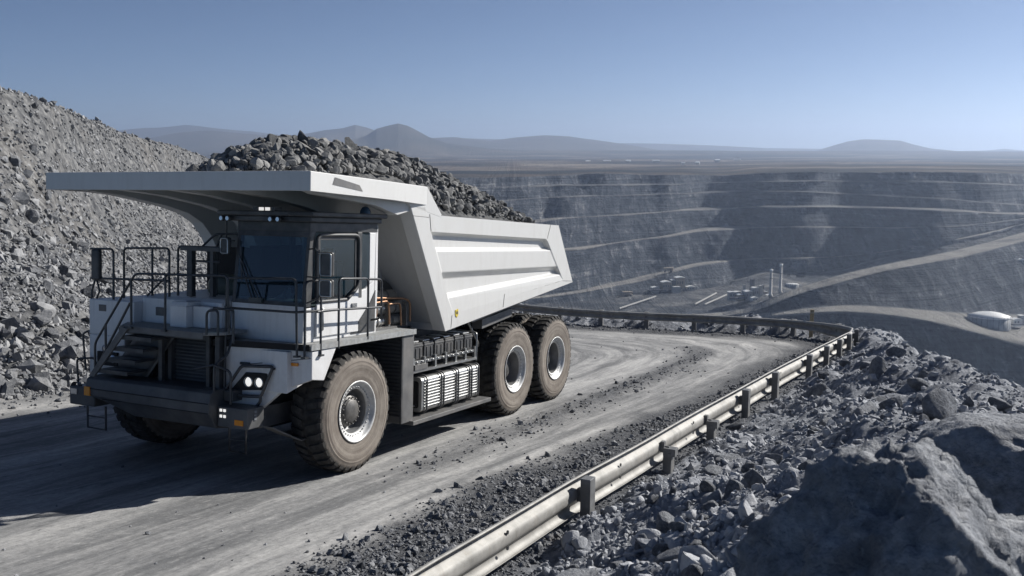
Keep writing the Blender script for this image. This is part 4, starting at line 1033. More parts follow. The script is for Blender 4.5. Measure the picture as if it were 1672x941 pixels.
# far mirror
m = MB(); m.box((-1.22, 4.72, 3.30), (-1.12, 4.92, 3.86)); o = m.build("mirror", M_dark, T, 0.03)
m = MB(); m.tube([(-1.17, 4.82, 3.3), (-1.2, 4.70, 3.1), (-1.2, 4.78, 2.96)], 0.02, 6, fillet=.05); m.tube([(-1.17, 4.86, 3.3), (-1.2, 4.92, 3.05), (-1.2, 4.9, 2.96)], 0.02, 6, fillet=.05); m.build("mirror_arm", M_tube, T)
m = MB(); m.tube([(-1.35, 4.90, 1.62), (-1.35, 4.98, 2.3), (-1.3, 4.88, 2.35)], 0.02, 6, fillet=.06); m.tube([(-1.5, 4.92, 1.4), (-1.5, 4.96, 1.85), (-1.4, 4.6, 1.88), (-1.4, 4.55, 1.65)], 0.02, 6, fillet=.08); m.build("grab_handle", M_tube, T)

# --- between the axles: battery rack, ribbed tank, running board, cylinders
rk = empty("battery_rack"); rk.parent = T
for k in range(6):
    x = 2.36 + k*0.41
    m = MB(); m.box((x, 0.10, 1.78), (x+0.34, 0.62, 2.10)); m.box((x-0.012, 0.09, 2.02), (x+0.352, 0.63, 2.06)); m.box((x+0.07, 0.085, 1.80), (x+0.11, 0.10, 2.0)); m.box((x+0.23, 0.085, 1.80), (x+0.27, 0.10, 2.0)); m.build("battery", M_dark, rk, 0.02)
    m = MB(); m.box((x+0.04, 0.16, 2.101), (x+0.30, 0.56, 2.135)); m.build("battery_lid", M_metal, rk, 0.012)
m = MB(); m.box((2.25, 0.05, 1.70), (4.82, 0.68, 1.76)); m.box((2.25, 0.02, 1.53), (4.82, 0.66, 1.58))
for k in range(7): m.box((2.27 + k*0.415, 0.04, 1.58), (2.33 + k*0.415, 0.10, 1.82))
for k in range(12): m.lathe([(-0.02, 0.0), (-0.02, 0.025), (0.03, 0.025)], (2.4 + k*0.2, 0.04, 1.73), 8)
m.tube([(4.84, 0.04, 1.5), (4.84, 0.04, 2.12), (4.84, 0.6, 2.14), (4.84, 0.6, 1.6)], 0.02, 6, fillet=.08); m.build("rack_frame", M_alu, rk)
m = MB(); m.box((2.28, -0.0, 1.585), (2.75, 0.5, 1.69)); m.build("rack_tray", M_grey, rk)
tk = MB()
tx0, tx1, ty0, ty1, tz0, tz1 = 2.50, 4.88, -0.02, 0.85, 0.72, 1.42
tp = []
def rr_(y0, y1, z0, z1, r, n=5):
    out = []
    for cy, cz, a0 in ((y1-r, z1-r, 0), (y0+r, z1-r, 90), (y0+r, z0+r, 180), (y1-r, z0+r, 270)):
        for k in range(n): a = math.radians(a0 + 90*k/(n-1)); out.append((cy + r*math.cos(a), cz + r*math.sin(a)))
    return out
tk.yz(rr_(ty0, ty1, tz0, tz1, 0.09), tx0, tx1)
for k in range(9): tk.tube([(tx0+0.08, ty0-0.004, 0.83 + k*0.06), (tx1-0.04, ty0-0.004, 0.83 + k*0.06)], 0.019, 6)
tank = tk.build("ribbed_tank", M_alu, T, 0.006)
for x in (2.66, 3.22, 3.32, 3.82, 3.92, 4.40, 4.50, 4.80):
    m = MB(); pr = rr_(ty0-0.03, ty1+0.01, tz0-0.02, tz1+0.03, 0.10)
    m.tube([(x, y, z) for y, z in pr], 0.019, 6, closed=True); m.build("strap", M_grey, tank)
m = MB(); m.yz(rr_(ty0+0.07, ty1-0.07, tz0+0.08, tz1-0.08, 0.05), tx0-0.006, tx0-0.001)
for y, z in ((0.15, 0.84), (0.25, 0.83), (0.35, .84), (0.2, 1.2)): m.lathe([(-0.03, 0.0), (-0.03, 0.02), (0.0, 0.02)], (tx0-0.006, y, z), 8, 1, 'X')
m.build("tank_end", [M_black, M_metal], tank)
m = MB(); m.box((2.02, -0.14, 0.555), (5.24, 0.9, 0.64)); m.box((2.02, 0.5, 0.5), (5.2, 0.7, 0.555)); m.build("running_board", M_grey, T, 0.01)
m = MB(); m.box((2.05, 0.88, 0.6), (5.3, 1.6, 2.2)); m.build("side_frame", M_dark, T)
for i, (y, z, x0, x1, r) in enumerate(((0.85, 3.0, 1.30, 2.75, 0.13), (0.62, 2.80, 1.30, 2.70, 0.12), (0.62, 2.55, 1.35, 2.60, 0.115))):
    m = MB(); m.lathe([(x0, 0), (x0, r*0.8), (x0+0.05, r), (x1-0.06, r), (x1, r*0.75), (x1, 0)], (0, y, z), 24, 0, 'X')
    for x in (x0+0.35, x1-0.4): m.lathe([(x, r+0.002), (x, r+0.012), (x+0.05, r+0.012), (x+0.05, r+0.002)], (0, y, z), 24, 1, 'X')
    m.build("cylinder_tank", [M_metal, M_grey], T)
m = MB()
m.tube([(1.28, 0.42, 3.05), (2.5, 0.42, 2.98), (2.72, 0.42, 2.9), (2.72, 0.42, 2.5)], 0.022, 8, fillet=.12)
m.tube([(1.5, 0.42, 2.95), (1.95, 0.42, 2.96), (1.98, 0.42, 2.5)], 0.02, 8, fillet=.1); m.tube([(1.9, 0.38, 2.9), (2.3, 0.38, 2.9), (2.34, 0.38, 2.45)], 0.02, 8, fillet=.1)
pts = [(1.62, 0.40 , 2.80 + 0.0)]
m.tube([(1.52 + 0.07*math.cos(a), 0.45, 2.78 + 0.12*math.sin(a)) for a in np.linspace(0, 2*math.pi, 16, endpoint=False)], 0.016, 6, closed=True)
m.build("copper_pipe", M_copper, T)
m = MB()
for x in (1.35, 2.0, 2.62): m.box((x, 0.45, 2.42), (x+0.05, 0.95, 2.9))
m.box((1.25, 0.35, 2.422), (2.15, 0.8, 2.46)); m.build("tank_bracket", M_grey, T)
m = MB(); m.lathe([(-1.1, 0.0), (-1.1, 0.52), (-1.0, 0.60), (1.0, 0.60), (1.1, 0.5), (1.1, 0.0)], (2.45, 2.0, 2.75), 32, 0, 'Y'); m.tube([(1.6, 1.2, 3.35), (2.3, 1.2, 3.4), (2.75, 1.15, 3.0), (2.85, 1.1, 2.3)], 0.09, 10, fillet=.3); m.box((1.4, 1.3, 2.4), (3.3, 1.7, 2.9)); m.tube([(1.24, 0.7, 3.46), (1.9, 0.7, 3.46)], .02); m.tube([(1.75, 0.7, 3.46), (1.75, 0.7, 3.05)], .02)
m.build("air_duct", M_dark, T)
m = MB()
for x in (3.4, 4.2, 5.0): m.tube([(x, 0.8, 2.25), (x+0.4, 1.2, 2.3)], 0.04, 8)
m.tube([(3.2, 0.75, 2.3), (5.6, 0.75, 2.45)], 0.05, 8); m.tube([(5.4, 0.6, 2.3), (5.8, 0.5, 1.7), (5.7, .6, 1.3)], 0.03, 6, fillet=.1); m.build("hydraulic_hose", M_metal, T)
# ------------------------------------------------------------------ rocks
def ico(sub):
    bm = bmesh.new(); bmesh.ops.create_icosphere(bm, subdivisions=sub, radius=1.0)
    bm.verts.ensure_lookup_table()
    V = np.array([v.co[:] for v in bm.verts]); F = np.array([[v.index for v in f.verts] for f in bm.faces]); bm.free()
    return V, F
ICO = {k: ico(k) for k in (1, 2, 3, 4, 5, 6)}
def rock_shape(seed, sub, cuts=16, lo=0.34, rough=0.06, flat=0.75, rounded=False):
    r = np.random.default_rng(seed)
    V, F = ICO[sub]; V = V.copy()
    for i in range(cuts):
        n = r.normal(size=3); n /= np.linalg.norm(n); dd = r.uniform(lo, 0.74)
        h = V @ n; k = h > dd
        V[k] -= np.outer((h[k] - dd) * (0.75 if rounded else 1.0), n)
    V *= np.array([1.0, r.uniform(0.65, 0.95), r.uniform(0.5, flat)])
    if sub >= 2:
        nrm = V / np.linalg.norm(V, axis=1)[:, None]
        f = fbm(V[:, 0]*2.2 + seed, V[:, 1]*2.2, V[:, 2]*2.2, octv=3 if sub < 4 else 6, seed=seed, gain=.55)
        V += nrm * (f * rough)[:, None]
    return V, F
def rot(n, r, tilt=1.0):
    """random rotation matrices"""
    q = r.normal(size=(n, 4)); 
    if tilt < 1: q[:, 1:3] *= tilt
    q /= np.linalg.norm(q, axis=1)[:, None]; w, x, y, z = q.T
    return np.stack([np.stack([1-2*(y*y+z*z), 2*(x*y-z*w), 2*(x*z+y*w)], -1), np.stack([2*(x*y+z*w), 1-2*(x*x+z*z), 2*(y*z-x*w)], -1), np.stack([2*(x*z-y*w), 2*(y*z+x*w), 1-2*(x*x+y*y)], -1)], 1)
def scatter(name, P, S, mat, sub, seed, cuts=12, smooth=False, tilt=1.0, sink=None):
    """many small rocks merged into one mesh: the loose material nobody could count"""
    r = np.random.default_rng(seed); nv = 7
    shapes = [rock_shape(seed*31 + i, sub, cuts) for i in range(nv)]
    which = r.integers(0, nv, len(P)); Rm = rot(len(P), r, tilt)
    Vs, Fs, To = [], [], []; off = 0
    for i in range(nv):
        k = np.where(which == i)[0]
        if not len(k): continue
        V, F = shapes[i]
        W = np.einsum('nij,vj->nvi', Rm[k], V) * S[k][:, None, None] + P[k][:, None, :]
        Vs.append(W.reshape(-1, 3)); n = len(V)
        Fs.append((F[None] + (np.arange(len(k))*n)[:, None, None]).reshape(-1, 3) + off); off += n*len(k)
        To.append(np.repeat(r.uniform(0, 1, len(k)), n))
    o = np_mesh(name, np.concatenate(Vs), np.concatenate(Fs), [mat], smooth, {"tone": np.concatenate(To)})
    return tag(o, kind='stuff')
class Rocks:
    """single rocks that share a handful of shapes"""
    def __init__(s, name, mat, seeds, sub, cuts=16, smooth=False, rough=0.05, rounded=False):
        s.name = name; s.me = []
        for sd in seeds:
            V, F = rock_shape(sd, sub, cuts, rough=rough, rounded=rounded)
            o = np_mesh(name, V, F, [mat], smooth); s.me.append(o.data); bpy.data.objects.remove(o)
    def put(s, loc, size, r, label, cat, group, tilt=0.5, squash=1.0, rotz=None):
        o = bpy.data.objects.new(s.name, s.me[int(r.integers(len(s.me)))]); COL.objects.link(o)
        M = Matrix(rot(1, r, tilt)[0].tolist()).to_4x4()
        o.matrix_world = Matrix.Translation(loc) @ M @ Matrix.Diagonal((size, size*r.uniform(.8, 1.1), size*squash, 1))
        return tag(o, label, cat, group)

# --- the load in the body
def heap_z(X, Y):
    pk = np.interp(X, [-1.75, -1.3, -0.9, -0.1, 0.5, 2.8, 4.6, 6.2, 7.6, 8.6, 9.3], [5.16, 5.36, 5.58, 5.82, 5.92, 6.00, 5.98, 5.72, 5.34, 4.75, 4.0])
    ed = np.interp(X, [-1.8, 2.2, 2.9, 8.0, 9.3], [5.14, 5.14, 4.62, 4.45, 3.9])
    c_ = np.interp(X, [-1.7, 0, 2, 4], [1.45, 1.75, 2.3, 2.5]); h_ = np.interp(X, [-1.7, 0, 1.2, 2.6], [0.9, 1.5, 2.1, 2.42])
    v = np.clip(np.abs((Y - c_)/h_), 0, 1)
    return ed + np.maximum(pk - ed, 0) * (1 - v**2.0)
def t2w(P): P = np.asarray(P, float); return TO + P[..., :1]*TA + P[..., 1:2]*TB + P[..., 2:3]*TC
gx, gy = np.meshgrid(np.linspace(-1.75, 9.35, 180), np.linspace(0.12, 4.90, 80), indexing='ij')
gz = heap_z(gx, gy) + 0.12*fbm(gx*2.2, gy*2.2, octv=5, seed=91, gain=.6) - 0.10
inb = gx < 2.7
gz = np.where((gx < 2.5) & (gz < 5.2), 5.06, gz)
V = t2w(np.stack([gx, gy, gz], -1).reshape(-1, 3)); idx = np.arange(gx.size).reshape(gx.shape)
F = np.stack([idx[:-1, :-1], idx[:-1, 1:], idx[1:, 1:], idx[1:, :-1]], -1).reshape(-1, 4)
o = np_mesh("ore_fines", V, F[:, ::-1], [M_ore], False); tag(o, kind='stuff')
r = np.random.default_rng(101)
n = 7500
X = r.uniform(-1.55, 9.1, n); Y = 2.5 + 2.25*r.uniform(-1, 1, n)
S = np.clip(0.055*(1 - r.uniform(0, 1, n))**-0.45, 0.05, 0.20)
big = X > 5; S[big] *= 0.8
Z = heap_z(X, Y) + S*0.15
m_ = ~((X < 2.6) & ((Y < 0.42) | (heap_z(X, Y) < 5.2)))
scatter("ore_rubble", t2w(np.stack([X, Y, Z], -1))[m_], S[m_]*0.9, M_ore, 2, 5, 8)
ore = Rocks("ore_rock", M_ore, range(200, 214), 4, 9, rough=0.03)
k = 0; placed = []
while k < 105:
    x = r.uniform(-0.9, 7.6); y = 2.5 + 2.0*r.uniform(-1, 0.55)
    s_ = float(r.choice([0.14, 0.17, 0.21, 0.27], p=[.4, .3, .2, .1])) * (0.92 if x < 4.5 else 0.68)
    if any((x-a)**2 + (y-b)**2 < ((s_+c)*0.62)**2 for a, b, c in placed) or (x < 2.4 and heap_z(x, y) < 5.3): continue
    placed.append((x, y, s_)); k += 1
    ore.put(t2w([x, y, float(heap_z(x, y)) + s_*0.05]).tolist(), s_, r, "angular dark rock lying on the heap in the truck's dump body", "rock", "rocks heaped in the dump body", tilt=1.0)
for X_, Y_, s_, lb in ((2.15, 1.45, 0.36, "largest block on the truck's load, a pale angular one behind the canopy corner"), (0.75, 1.5, 0.34, "broad dark block left of the palest one on the truck's load"), (-0.15, 1.6, 0.28, "dark wedge shaped block near the left end of the load")):
    ore.put(t2w([X_, Y_, float(heap_z(X_, Y_)) - s_*0.05]).tolist(), s_, r, lb, "rock", None, tilt=0.8)

# --- rubble on the bank, gravel on the shoulders, rocks of the spoil slope
def polar(n, d0, d1, a0, a1, r, power=1.0):
    D = np.exp(r.uniform(math.log(d0), math.log(d1), n)); a = np.radians(r.uniform(a0, a1, n))
    return D*np.sin(a), D*np.cos(a), D
r = np.random.default_rng(303)
x, y, D = polar(40000, 4.0, 55, -14, 33, r)
d, tt = poly_dist(RAIL, x, y); e, _ = poly_dist(EDGE, x, y)
keep = (d > 0.25) & (e < 2.5)
x, y, D, d = x[keep], y[keep], D[keep], d[keep]
clump = fbm(x*0.8, y*0.8, octv=3, seed=51)
S = np.clip(0.0022*D + 0.018*(1 - r.uniform(0, 1, len(x)))**-0.55, 0.012, 0.24) * np.clip(1 + clump*0.8, 0.4, 1.6)
z = near_z(x, y) - S*0.05
near = D < 16
S = np.where(D < 14, S*1.15, S)
nf = near & (r.uniform(0, 1, len(x)) < np.where(D < 14, 0.25, 0.5))
scatter("rubble", np.stack([x, y, z], -1)[nf], S[nf], M_rock, 2, 11, 12)
nf = near & ~nf
scatter("rubble", np.stack([x, y, z], -1)[nf], S[nf], M_rock, 3, 15, 14, smooth=True)
scatter("rubble", np.stack([x, y, z], -1)[~near], S[~near], M_rock, 1, 12, 8)
x, y, D = polar(130000, 8, 48, -40, 22, r)
d, tt = poly_dist(RAIL, x, y)
wd_ = 1.2 - 0.45*sstep(18, 30, tt)
w = 1.3*np.exp(-((d + wd_*0.9)/wd_)**4)*(1 - 0.75*sstep(38, 46, tt)*(d < -0.7)) + 0.30*np.exp(-((lane(x, y)[0] + 3.9)/0.45)**2)*sstep(16, 26, tt)*(1 - sstep(38, 46, tt)) + 0.003 + 0.6*np.exp(-((-d - ROAD_W - 0.2)/0.8)**2)*(y < 34)
w *= (0.35 + 1.2*np.clip(fbm(x*0.9, y*0.9, seed=52) + 0.4, 0, 1))
keep = (r.uniform(0, 1, len(x)) < w) & (d < 0.35)
x, y, D = x[keep], y[keep], D[keep]
S = np.clip(0.0011*D + 0.010*(1 - r.uniform(0, 1, len(x)))**-0.58, 0.01, 0.11)
scatter("gravel", np.stack([x, y, near_z(x, y) + S*0.1], -1), S, M_gravel, 1, 13, 7)
x, y, D = polar(80000, 20, 125, -45, -12, r)
d, tt = poly_dist(RAIL, x, y); s_ = -d - ROAD_W + 1.0*fbm(x*0.12, y*0.12, seed=5)
dc_ = np.interp(836 + 1608*x/y, CREST_PX, CREST_D)
keep = (s_ > 0.2) & (D < dc_*0.995) & (r.uniform(0, 1, len(x)) < 0.55 + 0.45*sstep(-0.3, 0.3, fbm(x*0.25, y*0.25, seed=53)))
x, y, D = x[keep], y[keep], D[keep]
S = np.clip(0.0018*D + 0.022*(1 - r.uniform(0, 1, len(x)))**-0.62, 0.025, 0.42) * np.clip(1.3 - s_[keep]/28, 0.4, 1.15)
scatter("spoil_rubble", np.stack([x, y, near_z(x, y) + S*0.15], -1), S, M_slope_rock, 1, 14, 9)
# single boulders
bank = Rocks("boulder", M_boulder, range(300, 310), 4, 16, smooth=True, rough=0.10, rounded=True)
slope = Rocks("slope_rock", M_slope_rock, range(330, 340), 3, 16)
def free(P, x, y, s): return all((x-a)**2 + (y-b)**2 > ((s+c)*0.8)**2 for a, b, c in P)
named = [(7.55, 23.6, 0.66, 0.95, "large rounded boulder on the bank beside the farther posts of the guardrail"),
         (6.55, 14.6, 0.52, 1.25, "pointed pale outcrop on the bank just beyond the huge foreground boulder"),
         (6.9, 18.6, 0.50, 0.75, "broad flat topped boulder on the bank left of the pointed outcrop"),
         (4.15, 13.2, 0.24, 1.0, "round dark boulder on the bank alone left of the huge foreground one"),
         (1.70, 10.2, 0.36, 0.95, "slanting boulder with a dark shaded face at the bottom edge of the photo"),
         (5.05, 21.3, 0.34, 0.8, "boulder sitting against the post where the guardrail is half buried"),
         (3.35, 15.6, 0.26, 0.8, "pale boulder between the nearest guardrail post and the round dark boulder")]
P = []
r = np.random.default_rng(404)
for x_, y_, s_, sq, lb in named:
    P.append((x_, y_, s_)); bank.put((x_, y_, float(near_z(np.array([x_]), np.array([y_]), True)[0]) + s_*0.22*sq), s_, r, lb, "boulder", None, tilt=0.25, squash=sq)
k = 0
while k < 95:
    xx, yy, DD_ = polar(1, 7.5, 34, 3, 28, r); xx, yy, DD_ = float(xx[0]), float(yy[0]), float(DD_[0])
    d = float(poly_dist(RAIL, np.array([xx]), np.array([yy]))[0][0]); e_ = float(poly_dist(EDGE, np.array([xx]), np.array([yy]))[0][0])
    s_ = float(r.choice([0.13, 0.18, 0.25, 0.33, 0.44], p=[.25, .28, .25, .14, .08])) * (0.65 + DD_/36)
    if d < s_ + 0.35 or e_ > 1.0 or not free(P, xx, yy, s_): continue
    P.append((xx, yy, s_)); k += 1
    bank.put((xx, yy, float(near_z(np.array([xx]), np.array([yy]))[0]) + s_*0.18), s_, r, "rounded grey boulder lying in the rubble of the bank behind the guardrail", "boulder", "boulders in the rubble of the bank", tilt=0.4)
P = []; k = 0
while k < 80:
    xx, yy, DD_ = polar(1, 23, 62, -29, -12, r); xx, yy = float(xx[0]), float(yy[0])
    d = float(poly_dist(RAIL, np.array([xx]), np.array([yy]))[0][0]); s_ = float(r.choice([0.22, 0.3, 0.42, 0.6], p=[.4, .3, .2, .1])) * (0.7 + float(DD_[0])/90)
    if -d - ROAD_W < 1.0 or not free(P, xx, yy, s_): continue
    P.append((xx, yy, s_)); k += 1
    slope.put((xx, yy, float(near_z(np.array([xx]), np.array([yy]))[0]) + s_*0.15), s_, r, "pale grey rock lying on the spoil slope left of the truck", "rock", "rocks on the spoil slope", tilt=0.6)
# the two huge blocks nearest the camera
def big_rock(name, c, rad, seed, label, bumps, strength=0.10):
    V, F = ICO[6]; V = V.copy()
    r = np.random.default_rng(seed)
    for n_, dd in bumps:
        n_ = np.array(n_, float); n_ /= np.linalg.norm(n_); h = V @ n_; k = h > dd; V[k] -= np.outer((h[k]-dd)*0.86, n_)
    for i in range(9):
        n_ = r.normal(size=3); n_ /= np.linalg.norm(n_); dd = np.quantile(V @ n_, r.uniform(.94, .99)); h = V @ n_; k = h > dd; V[k] -= np.outer(h[k]-dd, n_)
    nrm = V / np.linalg.norm(V, axis=1)[:, None]
    f = fbm(V[:, 0]*1.6 + seed, V[:, 1]*1.6, V[:, 2]*1.6, octv=2, seed=seed)*1.1 + 0.55*fbm(V[:, 0]*4.2, V[:, 1]*4.2, V[:, 2]*4.2, octv=7, seed=seed+3, gain=.70) - 0.5*np.abs(fbm(V[:, 0]*9, V[:, 1]*9, V[:, 2]*9, octv=3, seed=seed+13)) - 0.35*np.abs(fbm(V[:, 0]*3, V[:, 1]*3, V[:, 2]*3, octv=3, seed=seed+9))
    V = V + nrm * (f*strength)[:, None]
    V = V * np.array(rad) + np.array(c)
    o = np_mesh(name, V, F, [M_boulder], True); return tag(o, label, "boulder")
big_rock("boulder", (2.40, 5.30, -2.90), (1.18, 1.05, 1.32), 5, "huge foreground boulder filling the lower right corner, its left side in deep shade", [((-0.80, -0.30, 0.60), 0.70), ((0.42, -0.30, 0.86), 0.72), ((-0.1, 0.0, 1), 0.90), ((0.1, -1, 0.25), 0.8), ((-0.3, 0.9, 0.5), 0.75)], 0.19)
big_rock("boulder", (4.45, 7.55, -3.0), (1.45, 1.3, 0.98), 9, "broad dark boulder at the right edge, behind the huge foreground one", [((-0.6, -0.6, 0.5), 0.72), ((0.2, -0.5, 0.8), 0.78), ((0.0, 0.2, 1), 0.85)])

# ------------------------------------------------------------------ guardrail
gr_ = empty("guardrail", (float(RAIL[3][0]), float(RAIL[3][1]), float(road_z(*RAIL[3]))))
tag(gr_, "galvanised steel guardrail on square posts along the outer edge of the road", "guardrail")
off = Vector(gr_.location)
Lr = np.concatenate([[0], np.cumsum(np.hypot(*np.diff(RAIL, axis=0).T))])
def rail_at(s):
    x = np.interp(s, Lr, RAIL[:, 0]); y = np.interp(s, Lr, RAIL[:, 1])
    x2 = np.interp(s+0.3, Lr, RAIL[:, 0]); y2 = np.interp(s+0.3, Lr, RAIL[:, 1]); x1 = np.interp(s-0.3, Lr, RAIL[:, 0]); y1 = np.interp(s-0.3, Lr, RAIL[:, 1])
    t_ = np.array([x2-x1, y2-y1]); t_ /= np.linalg.norm(t_)
    return np.array([x, y, road_z(x, y)]), t_, np.array([t_[1], -t_[0]])
PR = [(0.012, .750), (0.0, .765), (-.03, .762), (-.07, .735), (-.092, .69), (-.092, .655), (-.07, .615), (-.02, .585), (0.004, .555), (0.012, .52), (0.012, .46), (0.004, .425), (-.02, .395), (-.07, .365), (-.092, .325), (-.092, .29), (-.07, .245), (-.03, .215), (0.0, .205), (0.012, .22)]
near_corner = float(poly_dist(RAIL, np.array([13.4]), np.array([38.5]))[1][0])
ss = np.arange(3.0, Lr[-1]-170, 0.25)
V = []
wob = lambda s: 0.006*math.sin(s*0.5) + 0.003*math.sin(s*1.3+1)
for s in ss:
    p, t_, n_ = rail_at(s)
    hk = 1 - 0.38*float(sstep(near_corner, near_corner + 3, s))
    for (a, z_) in PR:
        z = 0.76 - (0.76 - z_)*hk
        V.append((p[0] + n_[0]*(a+wob(s)*.6) - off.x, p[1] + n_[1]*(a+wob(s)*.6) - off.y, p[2] + z + wob(s+2) - off.z))
m_ = len(PR); F = [(i*m_+j, i*m_+j+1, (i+1)*m_+j+1, (i+1)*m_+j) for i in range(len(ss)-1) for j in range(m_-1)]
me = MB(); me.poly(V, F, 0, True); bo = me.build("beam", M_galv, gr_, fix=False)
sd_ = bo.modifiers.new("solid", 'SOLIDIFY'); sd_.thickness = 0.007; sd_.offset = 0
M_post = simple("post steel", (0.19, 0.195, 0.2), 0.6, 0.35, 0.25, 5, 0.2, 0.5)
def near_s(x, y):
    return float(poly_dist(RAIL, np.array([x]), np.array([y]))[1][0])
posts = [(near_s(0.99, 13.95), 1), (near_s(2.72, 17.3), 0), (near_s(4.05, 19.9), 0), (near_s(5.35, 22.4), 1), (near_s(6.85, 25.3), 1), (near_s(8.9, 29.2), 1), (near_s(10.2, 31.6), 1), (near_s(11.3, 33.7), 1), (near_s(12.3, 35.5), 1), (near_s(13.3, 37.3), 1)]
s0 = near_s(13.3, 37.3)
posts += [(s0 + 2.0 + 2.1*i, 1) for i in range(14)] + [(near_s(0.99, 13.95) - 3.9*i, 1) for i in (2, 3)]
for s, full in posts:
    p, t_, n_ = rail_at(s)
    ang = math.atan2(t_[1], t_[0]); zt = (0.775 if full else 0.42)
    m = MB(); m.box((-0.10, -0.235, -0.6), (0.10, -0.075, zt)); 
    po = m.build("post", M_post, gr_, 0.008); po.location = Vector(p.tolist()) - off; po.rotation_euler = (0.0 + r.uniform(-.02, .02), r.uniform(-.02, .02), ang)
    m = MB(); m.box((-0.05, -0.076, 0.40), (0.05, 0.0, 0.60)); m.lathe([(0, 0.0), (0, 0.022), (0.16, 0.022), (0.16, 0)], (0.0, -0.16, 0.5), 8)
    if not full: m.box((-0.09, -0.30, 0.36), (0.09, -0.07, 0.50))
    b_ = m.build("bracket", M_post, po, 0.004)
m = MB()
for s in np.arange(near_s(0.99, 13.95) - 6.5, s0, 4.1):
    p, t_, n_ = rail_at(s)
    for z in (0.59, 0.38):
        c_ = Vector(p.tolist()) - off + Vector((n_[0]*0.012, n_[1]*0.012, z))
        m.tube([tuple(c_), tuple(c_ + Vector((n_[0]*0.015, n_[1]*0.015, 0)))], 0.028, 8)
m.build("splice_bolt", M_dark, gr_)
p, t_, n_ = rail_at(s0 + 3.4)
m = MB(); m.box((-0.07, -0.05, -0.4), (0.07, 0.05, 1.22)); m.box((-0.075, -0.055, 1.05), (0.075, 0.055, 1.12), 1)
mk = m.build("marker_post", [simple("weathered wood", (0.26, 0.22, 0.15), 0.8, 0, .2, 8), simple("faded band", (0.35, 0.32, 0.26), 0.7)], None, 0.01)
mk.location = (float(p[0] + n_[0]*0.35), float(p[1] + n_[1]*0.35), float(p[2])); mk.rotation_euler = (0, 0.02, 0.3)
tag(mk, "upright wooden marker post behind the guardrail at the far bend", "marker post")

# ------------------------------------------------------------------ things down in the pit
M_conc = simple("pale concrete", (0.42, 0.41, 0.39), 0.8, 0, 0.12, 0.4)
M_plant = simple("plant cladding", (0.30, 0.31, 0.32), 0.7, 0, 0.2, 0.3)
M_plant2 = simple("tan cladding", (0.36, 0.30, 0.23), 0.8, 0, 0.2, 0.3)
M_white = simple("white roof", (0.68, 0.68, 0.66), 0.6, 0, 0.08, 0.3)
M_dkp = simple("plant steel", (0.10, 0.10, 0.11), 0.7, 0, 0.2, 0.3)
def chimney(loc, h, rad, label):
    c = empty("chimney", loc); tag(c, label, "chimney")
    m = MB(); m.lathe([(0, 0), (0, rad*1.5), (2.5, rad*1.5), (2.6, rad*1.05), (h, rad*0.82), (h, 0)], (0, 0, 0), 20, 0, 'Z'); m.build("shaft", M_conc, c)
    m = MB(); m.lathe([(h-1.6, rad*0.80), (h-1.6, rad*1.15), (h+0.8, rad*1.15), (h+0.8, 0)], (0, 0, 0), 20, 0, 'Z'); m.build("cap", M_white, c)
    m = MB(); m.lathe([(h*0.7, rad*0.9), (h*0.7, rad*1.5), (h*0.7+.4, rad*1.5), (h*0.7+.4, rad*.9)], (0, 0, 0), 16, 0, 'Z'); m.build("gallery", M_dkp, c)
def ground_at(x, y): return far_z(x, y)
chimney((232.9, 868.7, -132.5), 24.5, 1.25, "shorter and nearer of the two pale chimneys at the pit plant")
chimney((249.5, 897.3, -133.5), 27.0, 1.25, "taller and farther of the two pale chimneys at the pit plant")
def drum(name, loc, rad, h, roof, label):
    c = empty(name, loc); tag(c, label, "storage tank")
    m = MB(); m.lathe([(-2, rad), (h, rad), (h, rad-0.3)], (0, 0, 0), 48, 0, 'Z'); m.build("shell", M_plant, c)
    m = MB(); m.lathe([(h-0.2, rad*1.015), (h+0.2, rad*1.015), (h+roof*0.6, rad*0.6), (h+roof, 0.0)], (0, 0, 0), 48, 0, 'Z'); m.build("roof", M_white, c)
    m = MB()
    for a in np.linspace(0, 2*math.pi, 24, endpoint=False): m.box((rad*math.cos(a)-.12, rad*math.sin(a)-.12, -1), (rad*math.cos(a)+.12, rad*math.sin(a)+.12, h+0.9))
    m.tube([(rad*math.cos(a), rad*math.sin(a), h+0.9) for a in np.linspace(0, 2*math.pi, 32, endpoint=False)], 0.1, 4, closed=True); m.build("rim_rail", M_dkp, c)
drum("storage_tank", (275.1, 948.8, -135.9), 6.8, 4.2, 1.0, "small white roofed tank right of the chimneys in the pit")
drum("storage_tank", (356.5, 718.0, -130.6), 14.8, 6.8, 3.8, "big round white topped tank on the ledge at the right")
def plant(name, loc, rz, blocks, label, cat):
    c = empty(name, loc); c.rotation_euler = (0, 0, rz); tag(c, label, cat)
    for nm, lo, hi, mt in blocks:
        m = MB(); m.box(lo, hi); 
        if nm == 'building_block':
            x0, y0, z0 = lo; x1, y1, z1 = hi
            m.xz([(x0-.4, z1+0.02), (x1+.4, z1+0.02), ((x0+x1)/2, z1 + (x1-x0)*0.12)], y0-.4, y1+.4, 1)
            nwin = int((x1-x0)/2.5)
            for q in range(nwin): m.box((x0+0.8+q*2.5, y0-0.06, z0+(z1-z0)*.55), (x0+2.0+q*2.5, y0-0.01, z0+(z1-z0)*.75), 2)
        m.build(nm, [mt, M_white, M_dkp], c)
    return c
